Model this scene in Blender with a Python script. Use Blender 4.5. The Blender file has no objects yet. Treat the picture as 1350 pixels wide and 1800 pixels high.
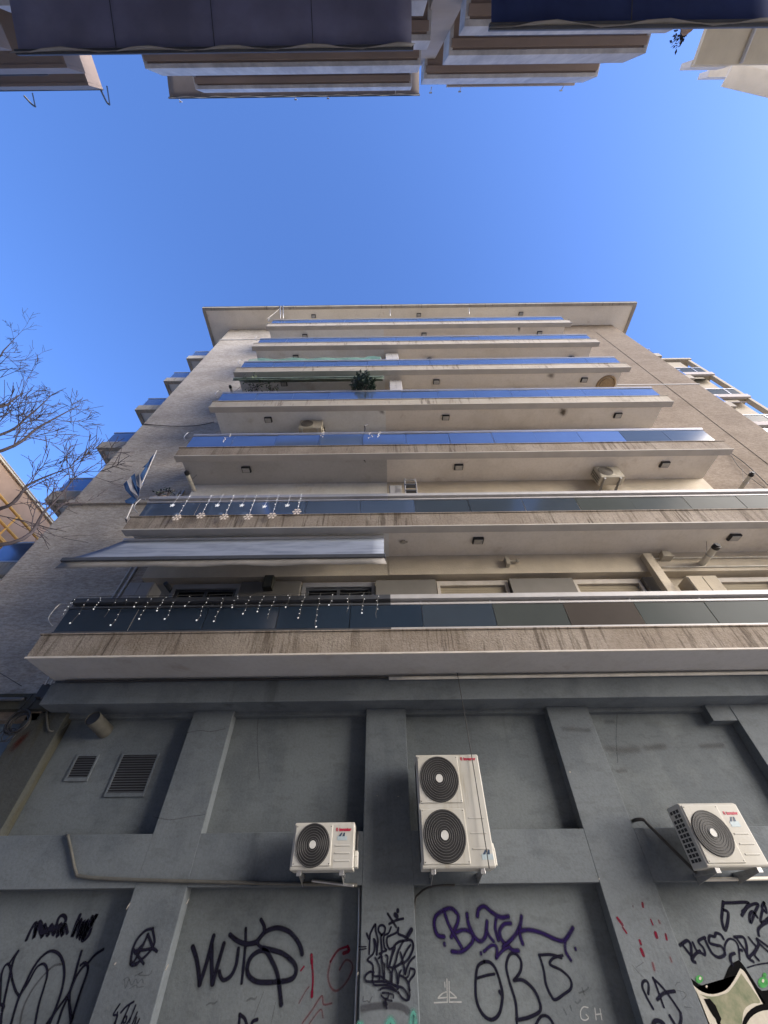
import bpy, bmesh, math, random
from mathutils import Vector, Matrix
R = math.radians
rnd = random.Random(7)
scene = bpy.context.scene
COL = scene.collection

# ------------------------------------------------------------------ camera
FPX, PITCH, ROLL = 676.0, R(48), 0.0125
CP = Vector((0.0, -7.2, 1.6))
cs, sn = math.cos(ROLL), math.sin(ROLL)
r0 = Vector((1, 0, 0)); u0 = Vector((0, -math.sin(PITCH), math.cos(PITCH))); f0 = Vector((0, math.cos(PITCH), math.sin(PITCH)))
CR = r0 * cs - u0 * sn; CU = r0 * sn + u0 * cs
cam_d = bpy.data.cameras.new("camera"); cam = bpy.data.objects.new("camera", cam_d); COL.objects.link(cam)
cam_d.sensor_fit = 'HORIZONTAL'; cam_d.sensor_width = 36.0; cam_d.lens = 36.0 * FPX / 1350.0
cam_d.clip_start = 0.05; cam_d.clip_end = 3000
cam.matrix_world = Matrix(((CR.x, CU.x, -f0.x, CP.x), (CR.y, CU.y, -f0.y, CP.y), (CR.z, CU.z, -f0.z, CP.z), (0, 0, 0, 1)))
scene.camera = cam

def at(px, py, x=None, y=None, z=None):
    """surveyed point: the ray of a photo pixel met with a real plane of the place"""
    d = CR * (px - 675.0) + CU * (900.0 - py) + f0 * FPX
    if y is not None: t = (y - CP.y) / d.y
    elif z is not None: t = (z - CP.z) / d.z
    else: t = (x - CP.x) / d.x
    return CP + d * t

# ------------------------------------------------------------------ sky, sun, exposure
TOSUN = Vector((0.88, -0.46, math.tan(R(16)))).normalized()
EL = math.asin(TOSUN.z); AZ = math.atan2(TOSUN.x, TOSUN.y)
world = bpy.data.worlds.new("World"); scene.world = world; world.use_nodes = True
wn = world.node_tree.nodes; wl = world.node_tree.links
bg = wn["Background"]; sky = wn.new("ShaderNodeTexSky"); sky.sky_type = 'NISHITA'
sky.sun_disc = False; sky.sun_elevation = EL; sky.sun_rotation = AZ
sky.air_density = 1.3; sky.dust_density = 2.5; sky.ozone_density = 3.0; sky.altitude = 100
tint = wn.new("ShaderNodeMix"); tint.data_type = 'RGBA'; tint.blend_type = 'MULTIPLY'; tint.inputs[0].default_value = 1.0; tint.inputs[7].default_value = (.70, .90, 1.44, 1)
wl.new(sky.outputs[0], tint.inputs[6]); wl.new(tint.outputs[2], bg.inputs[0]); bg.inputs[1].default_value = 0.098
sun_d = bpy.data.lights.new("sun", 'SUN'); sun = bpy.data.objects.new("sun", sun_d); COL.objects.link(sun)
sun_d.energy = 2.95; sun_d.angle = R(50); sun_d.color = (1.0, 0.87, 0.72)
sun.rotation_euler = TOSUN.to_track_quat('Z', 'Y').to_euler(); sun.location = (20, -20, 40)
vs = scene.view_settings; vs.view_transform = 'Standard'; vs.look = 'None'; vs.gamma = 1.0; vs.exposure = 1.75
try: vs.use_curve_mapping = False
except Exception: pass
scene.cycles.max_bounces = 8; scene.cycles.diffuse_bounces = 5; scene.cycles.transparent_max_bounces = 24
scene.cycles.use_denoising = True

# ------------------------------------------------------------------ materials
def mat(name, col, rough=0.8, var=0.0, scale=(1, 1, 1), nscale=2.0, col2=None, bump=0.0, bscale=None, bns=60.0, metal=0.0, spec=None, detail=6, lo=.35, hi=.65):
    m = bpy.data.materials.new(name); m.use_nodes = True
    nt = m.node_tree; b = nt.nodes["Principled BSDF"]
    b.inputs["Base Color"].default_value = (*col, 1); b.inputs["Roughness"].default_value = rough; b.inputs["Metallic"].default_value = metal
    if spec is not None: b.inputs["Specular IOR Level"].default_value = spec
    def pos(sc):
        g = nt.nodes.new("ShaderNodeNewGeometry"); mp = nt.nodes.new("ShaderNodeMapping"); mp.inputs["Scale"].default_value = sc
        nt.links.new(g.outputs["Position"], mp.inputs["Vector"]); return mp
    if var or col2:
        n = nt.nodes.new("ShaderNodeTexNoise"); n.inputs["Scale"].default_value = nscale; n.inputs["Detail"].default_value = detail
        n.inputs["Roughness"].default_value = .62
        nt.links.new(pos(scale).outputs[0], n.inputs["Vector"])
        r = nt.nodes.new("ShaderNodeValToRGB"); r.color_ramp.elements[0].position = lo; r.color_ramp.elements[1].position = hi
        c2 = col2 or tuple(c * (1 - var) for c in col)
        c1 = col if col2 else tuple(min(1, c * (1 + var)) for c in col)
        r.color_ramp.elements[0].color = (*c2, 1); r.color_ramp.elements[1].color = (*c1, 1)
        nt.links.new(n.outputs["Fac"], r.inputs["Fac"]); nt.links.new(r.outputs["Color"], b.inputs["Base Color"])
    if bump:
        n2 = nt.nodes.new("ShaderNodeTexNoise"); n2.inputs["Scale"].default_value = bns; n2.inputs["Detail"].default_value = 5
        nt.links.new(pos(bscale or (1, 1, 1)).outputs[0], n2.inputs["Vector"])
        bp = nt.nodes.new("ShaderNodeBump"); bp.inputs["Strength"].default_value = bump; bp.inputs["Distance"].default_value = .02
        nt.links.new(n2.outputs["Fac"], bp.inputs["Height"]); nt.links.new(bp.outputs["Normal"], b.inputs["Normal"])
    return m

def layered(name, base, layers, rough=.9, bump=.0, bns=40, bscale=(1, 1, 1)):
    """several noise layers multiplied over a base colour: (mapping scale, noise scale, low, high, dark tint, mask scale)"""
    m = bpy.data.materials.new(name); m.use_nodes = True; nt = m.node_tree; b = nt.nodes["Principled BSDF"]; b.inputs["Roughness"].default_value = rough
    b.inputs["Specular IOR Level"].default_value = .25
    g = nt.nodes.new("ShaderNodeNewGeometry")
    def noise(sc, ns, det=6, off=(0, 0, 0)):
        mp = nt.nodes.new("ShaderNodeMapping"); mp.inputs["Scale"].default_value = sc; mp.inputs["Location"].default_value = off
        n = nt.nodes.new("ShaderNodeTexNoise"); n.inputs["Scale"].default_value = ns; n.inputs["Detail"].default_value = det; n.inputs["Roughness"].default_value = .6
        nt.links.new(g.outputs["Position"], mp.inputs[0]); nt.links.new(mp.outputs[0], n.inputs["Vector"]); return n.outputs["Fac"]
    def rng(src, lo, hi, a=0, c=1):
        r = nt.nodes.new("ShaderNodeMapRange"); r.interpolation_type = 'SMOOTHSTEP'; r.inputs[1].default_value = lo; r.inputs[2].default_value = hi; r.inputs[3].default_value = a; r.inputs[4].default_value = c
        nt.links.new(src, r.inputs[0]); return r.outputs[0]
    cur = nt.nodes.new("ShaderNodeRGB"); cur.outputs[0].default_value = (*base, 1); cur = cur.outputs[0]
    for k, (sc, ns, lo, hi, tint, msk) in enumerate(layers):
        f = rng(noise(sc, ns, 7, (3.1 * k, 1.7 * k, 5.3 * k)), lo, hi)
        if msk:
            mu = nt.nodes.new("ShaderNodeMath"); mu.operation = 'MULTIPLY'; nt.links.new(f, mu.inputs[0]); nt.links.new(rng(noise((1, 1, .25), msk, 3, (9, k, 2)), .42, .6), mu.inputs[1]); f = mu.outputs[0]
        mx = nt.nodes.new("ShaderNodeMix"); mx.data_type = 'RGBA'; mx.blend_type = 'MULTIPLY'; nt.links.new(f, mx.inputs[0]); nt.links.new(cur, mx.inputs[6]); mx.inputs[7].default_value = (*tint, 1); cur = mx.outputs[2]
    nt.links.new(cur, b.inputs["Base Color"])
    if bump:
        bp = nt.nodes.new("ShaderNodeBump"); bp.inputs["Strength"].default_value = bump; bp.inputs["Distance"].default_value = .02
        nt.links.new(noise(bscale, bns, 5), bp.inputs["Height"]); nt.links.new(bp.outputs["Normal"], b.inputs["Normal"])
    return m

M = {}
M['grey'] = layered('grey_wall_paint', (.122, .138, .148), [((.9, .9, .7), 1.0, .44, .58, (.80, .81, .83), 0), ((2.6, 2.6, .30), 1.0, .54, .70, (.66, .66, .66), .7), ((3.5, 3.5, 9), 1.0, .5, .66, (.88, .88, .87), 0), ((30, 30, 30), 1.0, .45, .6, (.90, .90, .90), 0)], .8, bump=.25, bns=26)
M['grey2'] = layered('grey_beam_paint', (.120, .136, .149), [((.9, .9, .7), 1.0, .44, .58, (.80, .81, .83), 0), ((2.6, 2.6, .30), 1.0, .54, .70, (.66, .66, .66), .7), ((3.5, 3.5, 9), 1.0, .5, .66, (.88, .88, .87), 0), ((30, 30, 30), 1.0, .45, .6, (.90, .90, .90), 0)], .8, bump=.22, bns=26)
M['old_paint'] = layered('weathered_pillar_paint', (.060, .063, .058), [((3, 3, .5), 1.2, .42, .6, (.95, .84, .60), 0), ((.9, .9, .9), 1.0, .4, .62, (.8, .82, .85), 0), ((30, 30, 30), 1.0, .45, .6, (.88, .88, .88), 0)], .85, bump=.3, bns=26)
M['bluepaint'] = mat('blue_grey_paint', (.10, .135, .17), .7, var=.1, nscale=1.2)
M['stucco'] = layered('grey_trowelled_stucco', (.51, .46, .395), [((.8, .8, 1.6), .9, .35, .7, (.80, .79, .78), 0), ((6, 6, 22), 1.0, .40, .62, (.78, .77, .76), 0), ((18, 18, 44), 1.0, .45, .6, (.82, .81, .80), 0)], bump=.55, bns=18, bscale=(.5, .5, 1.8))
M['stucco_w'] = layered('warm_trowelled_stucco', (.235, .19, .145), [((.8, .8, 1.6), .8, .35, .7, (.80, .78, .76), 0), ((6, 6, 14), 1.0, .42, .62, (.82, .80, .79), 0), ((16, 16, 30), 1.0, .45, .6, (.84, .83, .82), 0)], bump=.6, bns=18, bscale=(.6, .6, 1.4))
M['plaster'] = mat('cream_wall_plaster', (.50, .44, .35), .9, var=.1, nscale=1.5, bump=.4, bns=30)
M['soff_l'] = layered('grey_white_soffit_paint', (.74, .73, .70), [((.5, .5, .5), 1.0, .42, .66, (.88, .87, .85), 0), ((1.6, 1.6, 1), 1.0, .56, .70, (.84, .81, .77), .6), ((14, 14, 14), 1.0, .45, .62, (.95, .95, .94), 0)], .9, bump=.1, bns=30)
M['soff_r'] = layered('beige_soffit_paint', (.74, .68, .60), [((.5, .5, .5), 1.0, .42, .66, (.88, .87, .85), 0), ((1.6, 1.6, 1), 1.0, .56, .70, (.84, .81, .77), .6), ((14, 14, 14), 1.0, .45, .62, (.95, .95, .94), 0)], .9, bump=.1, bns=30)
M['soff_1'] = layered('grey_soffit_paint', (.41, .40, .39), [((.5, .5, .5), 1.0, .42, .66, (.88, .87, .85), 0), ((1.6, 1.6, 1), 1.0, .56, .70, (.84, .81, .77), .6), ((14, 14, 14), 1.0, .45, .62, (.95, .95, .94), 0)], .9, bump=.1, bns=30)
M['fascia'] = layered('rain_stained_concrete', (.285, .248, .208), [((1, 1, 1), 1.3, .35, .65, (.78, .75, .72), 0), ((11, 1, .8), 1.0, .50, .62, (.50, .48, .46), .9), ((28, 1, 2.2), 1.0, .53, .66, (.55, .53, .52), 1.7), ((20, 20, 20), 1.0, .45, .62, (.84, .83, .82), 0)], bump=.6, bns=30)
M['fascia_up'] = layered('lightly_stained_concrete', (.40, .365, .31), [((1, 1, 1), 1.1, .35, .65, (.84, .82, .80), 0), ((9, 1, 1.2), 1.0, .52, .66, (.44, .42, .41), .8), ((24, 1, 3), 1.0, .55, .68, (.62, .60, .59), 1.4)], bump=.4, bns=30)
M['lip'] = mat('dull_beige_edge_paint', (.44, .41, .37), .9, var=.08, nscale=1.5)
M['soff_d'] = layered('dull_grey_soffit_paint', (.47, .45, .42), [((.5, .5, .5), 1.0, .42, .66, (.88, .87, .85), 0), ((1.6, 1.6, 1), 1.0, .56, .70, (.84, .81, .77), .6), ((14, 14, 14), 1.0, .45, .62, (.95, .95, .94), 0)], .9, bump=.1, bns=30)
M['pier'] = mat('grey_brown_pier_paint', (.17, .16, .145), .9, var=.08, nscale=1.5)
M['glassd'] = mat('dark_balcony_glass', (.022, .036, .058), .08, var=.15, nscale=.7, spec=.55)
M['fan_old'] = mat('dusty_brown_fan_grille', (.13, .115, .095), .7, var=.25, nscale=90)
M['edge'] = mat('pale_concrete_edge', (.50, .46, .41), .85, var=.12, nscale=3)
M['white'] = mat('white_painted_metal', (.40, .39, .385), .5, var=.08, nscale=4)
M['alu'] = mat('grey_metal_rail', (.45, .45, .47), .35, var=.06, nscale=5, metal=.5)
M['dkmetal'] = mat('dark_grey_metal', (.06, .065, .075), .5, var=.1, nscale=5)
M['black'] = mat('black_plastic', (.012, .012, .014), .6, var=.2, nscale=8)
M['glassb'] = mat('blue_tinted_balcony_glass', (.13, .19, .31), .07, var=.10, nscale=.6, spec=.9, metal=.55)
M['glassg'] = mat('grey_painted_reflection_glass', (.060, .068, .066), .2, var=.10, nscale=.6, spec=.03)  # grey reflection of the building opposite is put into the base colour
M['glassm'] = mat('slate_painted_reflection_glass', (.048, .064, .085), .12, var=.10, nscale=.6, spec=.35, metal=.15)  # step between blue and grey panels, reflection painted into the colour
M['eave'] = layered('cream_eave_paint', (.86, .79, .67), [((.5, .5, .5), 1.0, .42, .66, (.88, .87, .85), 0), ((1.6, 1.6, 1), 1.0, .56, .70, (.84, .81, .77), .6), ((14, 14, 14), 1.0, .45, .62, (.95, .95, .94), 0)], .9)
M['glassbr'] = mat('brown_tinted_balcony_glass', (.066, .058, .052), .2, var=.12, nscale=.6, spec=.03)
M['pane'] = mat('dark_window_glass', (.01, .011, .013), .08, var=.2, nscale=2)
M['shutter'] = mat('beige_roller_shutter', (.42, .37, .28), .6, var=.06, nscale=3)
M['awn'] = mat('grey_blue_awning_cloth', (.36, .40, .48), .85, col2=(.20, .23, .29), nscale=1.6, scale=(.6, 2, 2), lo=.3, hi=.55)
M['val'] = mat('pale_awning_valance', (.42, .40, .38), .9, var=.1, nscale=3)
M['awn_d'] = mat('dark_blue_awning_cloth', (.27, .27, .36), .9, var=.15, nscale=1.2)
M['awn_n'] = mat('navy_awning_cloth', (.05, .075, .20), .9, var=.15, nscale=1.2)
M['awn_b'] = mat('brown_awning_cloth', (.26, .23, .22), .9, var=.1, nscale=1.2)
M['awn_g'] = mat('weathered_green_awning_cloth', (.16, .22, .18), .9, col2=(.08, .10, .085), nscale=3)
M['opp_sof'] = mat('brown_grey_soffit', (.28, .22, .19), .9, var=.08, nscale=.9)
M['opp_fas'] = mat('white_parapet_paint', (.62, .62, .63), .85, col2=(.42, .42, .44), nscale=1.2, scale=(2, 2, .4))
M['opp_wall'] = mat('brown_grey_wall', (0.405, 0.360, 0.330), .9, var=.08, nscale=.8)
M['cream'] = mat('cream_render', (.66, .60, .47), .9, var=.08, nscale=.9, bump=.2, bns=20)
M['ac'] = layered('ivory_enamel', (.43, .42, .385), [((2, 2, 2), 1.0, .4, .65, (.90, .89, .86), 0), ((9, 9, 1.2), 1.0, .55, .7, (.82, .79, .73), 1.5)], .45)
M['ac_old'] = mat('aged_ivory_enamel', (0.414, 0.378, 0.306), .55, var=.12, nscale=4)
M['grille'] = mat('black_fan_grille', (.010, .010, .011), .5, var=.3, nscale=140)
M['ring'] = mat('grille_wire', (.11, .108, .105), .45, var=.1, nscale=9)
M['galv'] = mat('galvanised_steel', (.36, .36, .36), .4, var=.15, nscale=7, metal=.7)
M['hub'] = mat('pale_fan_hub', (0.480, 0.480, 0.456), .5, var=.04, nscale=9)
M['red'] = mat('red_print', (.36, .02, .05), .5, var=.1, nscale=30)
M['navy'] = mat('navy_print', (.02, .045, .09), .5, var=.1, nscale=30)
M['badge'] = mat('pale_blue_badge', (.33, .40, .43), .5, var=.08, nscale=40)
M['groove'] = mat('groove_paint', (.42, .40, .37), .6, var=.06, nscale=9)  # even pale tone of the thin wall strips
M['conduit'] = mat('painted_conduit', (.075, .073, .064), .6, var=.15, nscale=9)
M['pvc'] = mat('ivory_pvc_pipe', (.55, .52, .45), .5, var=.12, nscale=6)
M['cable'] = mat('black_cable', (.018, .017, .018), .6, var=.2, nscale=20)
M['bark'] = mat('bare_twig_bark', (.085, .07, .075), .9, var=.25, nscale=9)
M['leaf'] = mat('dark_green_leaf', (.030, .052, .036), .6, var=.5, nscale=9)
M['leaf2'] = mat('thin_green_leaf', (.07, .11, .055), .7, var=.3, nscale=9)
M['fl_blue'] = mat('faded_blue_cloth', (.05, .12, .28), .9, var=.2, nscale=6)
M['fl_white'] = mat('faded_grey_white_cloth', (.36, .36, .39), .9, var=.12, nscale=6)
M['net'] = None
M['wicker'] = mat('straw_weave', (.42, .30, .17), .9, col2=(.26, .18, .10), nscale=22, scale=(1, 1, 4))
M['nb'] = mat('beige_render', (.36, .31, .235), .9, var=.1, nscale=.9, bump=.2, bns=20)
M['brick'] = mat('brown_render', (.42, .29, .20), .9, var=.1, nscale=.9)
M['ochre'] = mat('yellow_ochre_scaffold_paint', (.75, .42, .10), .6, var=.15, nscale=4)
M['whitewall'] = mat('whitewashed_wall', (.80, .77, .72), .9, var=.08, nscale=1.5)
M['asphalt'] = mat('asphalt', (.055, .055, .057), .95, var=.2, nscale=6, bump=.4, bns=90)
M['paving'] = mat('pale_bounce_slabs', (0.525, 0.500, 0.463), .9, var=.15, nscale=3)  # pale on purpose, to throw light up at the soffits
M['patch'] = mat('peeled_plaster', (.20, .16, .12), .95, col2=(.34, .30, .25), nscale=18)
M['rust'] = mat('rust_stain', (.075, .022, .018), .9, var=.3, nscale=8)

def glassy(name, col, alpha):
    m = bpy.data.materials.new(name); m.use_nodes = True; nt = m.node_tree; b = nt.nodes["Principled BSDF"]
    b.inputs["Base Color"].default_value = (*col, 1); b.inputs["Roughness"].default_value = .6
    tr = nt.nodes.new("ShaderNodeBsdfTransparent"); mx = nt.nodes.new("ShaderNodeMixShader")
    n = nt.nodes.new("ShaderNodeTexNoise"); n.inputs["Scale"].default_value = 40
    mr = nt.nodes.new("ShaderNodeMapRange"); mr.inputs[3].default_value = alpha - .15; mr.inputs[4].default_value = alpha + .15
    nt.links.new(n.outputs["Fac"], mr.inputs[0]); nt.links.new(mr.outputs[0], mx.inputs[0])
    nt.links.new(tr.outputs[0], mx.inputs[1]); nt.links.new(b.outputs[0], mx.inputs[2])
    nt.links.new(mx.outputs[0], nt.nodes["Material Output"].inputs[0]); return m
def cloth_mat(m, k):
    nt = m.node_tree; b = nt.nodes["Principled BSDF"]; t = nt.nodes.new("ShaderNodeBsdfTranslucent"); mx = nt.nodes.new("ShaderNodeMixShader"); mx.inputs[0].default_value = k
    if b.inputs["Base Color"].links: nt.links.new(b.inputs["Base Color"].links[0].from_socket, t.inputs[0])
    nt.links.new(b.outputs[0], mx.inputs[1]); nt.links.new(t.outputs[0], mx.inputs[2]); nt.links.new(mx.outputs[0], nt.nodes["Material Output"].inputs[0])
for q in ('awn', 'val', 'awn_d', 'awn_n', 'awn_b', 'fl_blue', 'fl_white'): cloth_mat(M[q], .4)
M['net'] = glassy('green_shade_net', (.16, .36, .28), .55)

def lampmat(name, col, e):
    m = mat(name, col, .3, var=.02, nscale=5); b = m.node_tree.nodes["Principled BSDF"]
    b.inputs["Emission Color"].default_value = (*col, 1); b.inputs["Emission Strength"].default_value = e; return m
M['bulb'] = lampmat('fairy_light_bulb', (.80, .82, .85), .10)
M['warmbulb'] = lampmat('warm_star_bulb', (.70, .62, .55), .03)

def paint(name, col, alpha=1.0, soft=.35):
    """sprayed paint: opaque along the stroke, soft at its edge (u = beyond the end, v = across)"""
    m = bpy.data.materials.new(name); m.use_nodes = True; nt = m.node_tree; b = nt.nodes["Principled BSDF"]
    b.inputs["Base Color"].default_value = (*col, 1); b.inputs["Roughness"].default_value = .95; b.inputs["Specular IOR Level"].default_value = .05
    uv = nt.nodes.new("ShaderNodeUVMap"); ln = nt.nodes.new("ShaderNodeVectorMath"); ln.operation = 'LENGTH'
    nt.links.new(uv.outputs[0], ln.inputs[0])
    mr = nt.nodes.new("ShaderNodeMapRange"); mr.interpolation_type = 'SMOOTHSTEP'
    mr.inputs[1].default_value = 1 - soft; mr.inputs[2].default_value = 1.0; mr.inputs[3].default_value = alpha; mr.inputs[4].default_value = 0
    nt.links.new(ln.outputs["Value"], mr.inputs[0])
    g = nt.nodes.new("ShaderNodeNewGeometry"); n = nt.nodes.new("ShaderNodeTexNoise"); n.inputs["Scale"].default_value = 30
    nt.links.new(g.outputs["Position"], n.inputs["Vector"])
    m2 = nt.nodes.new("ShaderNodeMapRange"); m2.inputs[1].default_value = .36; m2.inputs[2].default_value = .5; m2.inputs[3].default_value = .82; m2.inputs[4].default_value = 1
    n.inputs["Scale"].default_value = 9; n.inputs["Detail"].default_value = 8
    nt.links.new(n.outputs["Fac"], m2.inputs[0])
    mu = nt.nodes.new("ShaderNodeMath"); mu.operation = 'MULTIPLY'; nt.links.new(mr.outputs[0], mu.inputs[0]); nt.links.new(m2.outputs[0], mu.inputs[1])
    tr = nt.nodes.new("ShaderNodeBsdfTransparent"); mx = nt.nodes.new("ShaderNodeMixShader")
    nt.links.new(mu.outputs[0], mx.inputs[0]); nt.links.new(tr.outputs[0], mx.inputs[1]); nt.links.new(b.outputs[0], mx.inputs[2])
    nt.links.new(mx.outputs[0], nt.nodes["Material Output"].inputs[0]); return m
P_BLACK = paint('black_spray_paint', (.009, .009, .018), 1, .5)
P_HALO = paint('overspray_mist', (.010, .010, .02), .20, 1.0)
P_GREY = paint('faded_grey_spray_paint', (.05, .05, .06), .55, .6)
P_FAINT = paint('faint_marker', (.04, .04, .045), .38, .6)
P_PURP = paint('purple_spray_paint', (.014, .008, .045), 1, .75)
P_RED = paint('red_spray_paint', (.13, .010, .026), .9)
P_PEEL = paint('bare_plaster', (.15, .12, .095), .9, .9)
P_DAMP = paint('damp_stain', (.20, .17, .14), .6, 1.0)
P_RUST = paint('rust_bloom', (.06, .018, .014), .85, 1.0)
P_SMEAR = paint('brown_smear', (.06, .052, .048), .28, 1.0)
P_DRED = paint('thin_red_paint', (.16, .03, .04), .6, .6)
P_WHITE = paint('white_marker', (.36, .37, .37), .75)
P_TEAL = paint('teal_spray_paint', (.10, .30, .25), .75, .9)
P_FILL_K = mat('mural_black_paint', (.0035, .0035, .004), .95, var=.2, nscale=20, spec=.05)
P_FILL_W = mat('mural_white_paint', (.40, .375, .32), .6, var=.06, nscale=20, spec=.05)
P_FILL_G = mat('mural_grey_green_paint', (.24, .23, .165), .9, col2=(.12, .14, .09), nscale=6, spec=.05)
P_FILL_E = mat('mural_green_paint', (.05, .20, .06), .6, var=.3, nscale=30, spec=.05)

# ------------------------------------------------------------------ mesh helpers
class MB:
    def __init__(s): s.v = []; s.f = []; s.smooth = False; s.uv = None
    def add(s, vs, fs):
        b = len(s.v); s.v += [tuple(v) for v in vs]; s.f += [tuple(i + b for i in f) for f in fs]; return s
    def box(s, x0, x1, y0, y1, z0, z1):
        return s.add([(x0, y0, z0), (x1, y0, z0), (x1, y1, z0), (x0, y1, z0), (x0, y0, z1), (x1, y0, z1), (x1, y1, z1), (x0, y1, z1)],
                     [(0, 3, 2, 1), (4, 5, 6, 7), (0, 1, 5, 4), (1, 2, 6, 5), (2, 3, 7, 6), (3, 0, 4, 7)])
    def prism(s, pts, axis, a0, a1):
        """polygon (2-D list) extruded along axis: 'x' -> (y,z), 'y' -> (x,z), 'z' -> (x,y)"""
        def mk(p, a): return {'x': (a, p[0], p[1]), 'y': (p[0], a, p[1]), 'z': (p[0], p[1], a)}[axis]
        n = len(pts); vs = [mk(p, a0) for p in pts] + [mk(p, a1) for p in pts]
        fs = [tuple(range(n)), tuple(range(2 * n - 1, n - 1, -1))] + [(i, i + n, (i + 1) % n + n, (i + 1) % n) for i in range(n)]
        return s.add(vs, fs)
    def tube(s, pts, r, seg=8, r1=None, cap=True):
        pts = [Vector(p) for p in pts]; n = len(pts); rings = []
        pr = None
        for i, p in enumerate(pts):
            t = (pts[min(i + 1, n - 1)] - pts[max(i - 1, 0)]).normalized()
            if pr is None:
                a = Vector((0, 0, 1)) if abs(t.z) < .9 else Vector((1, 0, 0)); pr = t.cross(a).normalized()
            else: pr = (pr - t * pr.dot(t)).normalized()
            q = t.cross(pr); rr = r if r1 is None else r + (r1 - r) * i / max(1, n - 1)
            rings.append([p + (pr * math.cos(2 * math.pi * k / seg) + q * math.sin(2 * math.pi * k / seg)) * rr for k in range(seg)])
        vs = [v for ring in rings for v in ring]
        fs = [(i * seg + k, i * seg + (k + 1) % seg, (i + 1) * seg + (k + 1) % seg, (i + 1) * seg + k) for i in range(n - 1) for k in range(seg)]
        if cap: fs += [tuple(range(seg - 1, -1, -1)), tuple(range((n - 1) * seg, n * seg))]
        s.add(vs, fs); return s
    def bar(s, a, b, w, h):
        a = Vector(a); b = Vector(b); t = (b - a).normalized(); up = Vector((0, 0, 1)) if abs(t.z) < .95 else Vector((0, 1, 0))
        sx = t.cross(up).normalized() * w / 2; sy = sx.cross(t).normalized() * h / 2
        vs = [p + d for p in (a, b) for d in (-sx - sy, sx - sy, sx + sy, -sx + sy)]
        return s.add(vs, [(0, 1, 2, 3), (7, 6, 5, 4), (0, 4, 5, 1), (1, 5, 6, 2), (2, 6, 7, 3), (3, 7, 4, 0)])
    def ring(s, c, R0, r, axis='y', seg=40, sub=5):
        c = Vector(c); vs = []; fs = []
        for i in range(seg):
            a = 2 * math.pi * i / seg; d = Vector((math.cos(a), 0, math.sin(a))) if axis == 'y' else Vector((math.cos(a), math.sin(a), 0))
            up = Vector((0, 1, 0)) if axis == 'y' else Vector((0, 0, 1))
            for k in range(sub):
                b = 2 * math.pi * k / sub; vs.append(c + d * (R0 + r * math.cos(b)) + up * r * math.sin(b))
        for i in range(seg):
            for k in range(sub):
                fs.append((i * sub + k, ((i + 1) % seg) * sub + k, ((i + 1) % seg) * sub + (k + 1) % sub, i * sub + (k + 1) % sub))
        return s.add(vs, fs)
    def build(s, name, m, parent=None, bevel=0.0, smooth=False, kind=None):
        off = Vector(parent.get('_o', (0, 0, 0))) if parent is not None else Vector((0, 0, 0))
        me = bpy.data.meshes.new(name); me.from_pydata([tuple(Vector(v) - off) for v in s.v], [], s.f); me.update()
        bm = bmesh.new(); bm.from_mesh(me); bmesh.ops.recalc_face_normals(bm, faces=bm.faces); bm.to_mesh(me); bm.free()
        if m is not None: me.materials.append(m)
        o = bpy.data.objects.new(name, me); COL.objects.link(o)
        if smooth:
            for p in me.polygons: p.use_smooth = True
        if parent is not None: o.parent = parent; o['_o'] = tuple(off)
        if bevel:
            b = o.modifiers.new("bevel", 'BEVEL'); b.width = bevel; b.segments = 2; b.limit_method = 'ANGLE'; b.angle_limit = R(40)
            try: b.harden_normals = False
            except Exception: pass
        if kind: o['kind'] = kind
        return o

def box(name, m, parent, x0, x1, y0, y1, z0, z1, bevel=0.0): return MB().box(x0, x1, y0, y1, z0, z1).build(name, m, parent, bevel)
def tag(o, label=None, cat=None, group=None, kind=None):
    if label: o['label'] = label
    if cat: o['category'] = cat
    if group: o['group'] = group
    if kind: o['kind'] = kind
    return o
def thing(name, loc, label, cat, group=None):
    o = bpy.data.objects.new(name, None); COL.objects.link(o); o.location = loc; o['_o'] = tuple(loc); o.empty_display_size = .2
    return tag(o, label, cat, group)
def copy_tree(o, dl, label=None, parent=None):
    c = o.copy(); COL.objects.link(c)
    if parent is None: c.location = Vector(o.location) + Vector(dl)
    else: c.parent = parent
    if label: c['label'] = label
    for ch in list(o.children): copy_tree(ch, dl, None, c)
    return c
def disc(mb, c, r, axis='y', seg=40):
    c = Vector(c); vs = [c] + [c + (Vector((math.cos(a), 0, math.sin(a))) if axis == 'y' else Vector((math.cos(a), math.sin(a), 0))) * r for a in [2 * math.pi * i / seg for i in range(seg)]]
    return mb.add(vs, [(0, i + 1, (i + 1) % seg + 1) for i in range(seg)])
def text(name, s, size, loc, m, parent, bold=0.0):
    cu = bpy.data.curves.new("t", 'FONT'); cu.body = s; cu.size = size; cu.offset = bold; cu.extrude = .0008; cu.resolution_u = 2
    t = bpy.data.objects.new("t", cu); COL.objects.link(t)
    dg = bpy.context.evaluated_depsgraph_get(); dg.update()
    me = bpy.data.meshes.new_from_object(t.evaluated_get(dg)); bpy.data.objects.remove(t)
    me.name = name; me.materials.clear(); me.materials.append(m)
    off = Vector(parent.get('_o', (0, 0, 0))); mt = Matrix.Translation(Vector(loc) - off) @ Matrix.Rotation(R(90), 4, 'X'); me.transform(mt)
    o = bpy.data.objects.new(name, me); COL.objects.link(o); o.parent = parent; o['_o'] = tuple(off); return o
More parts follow.
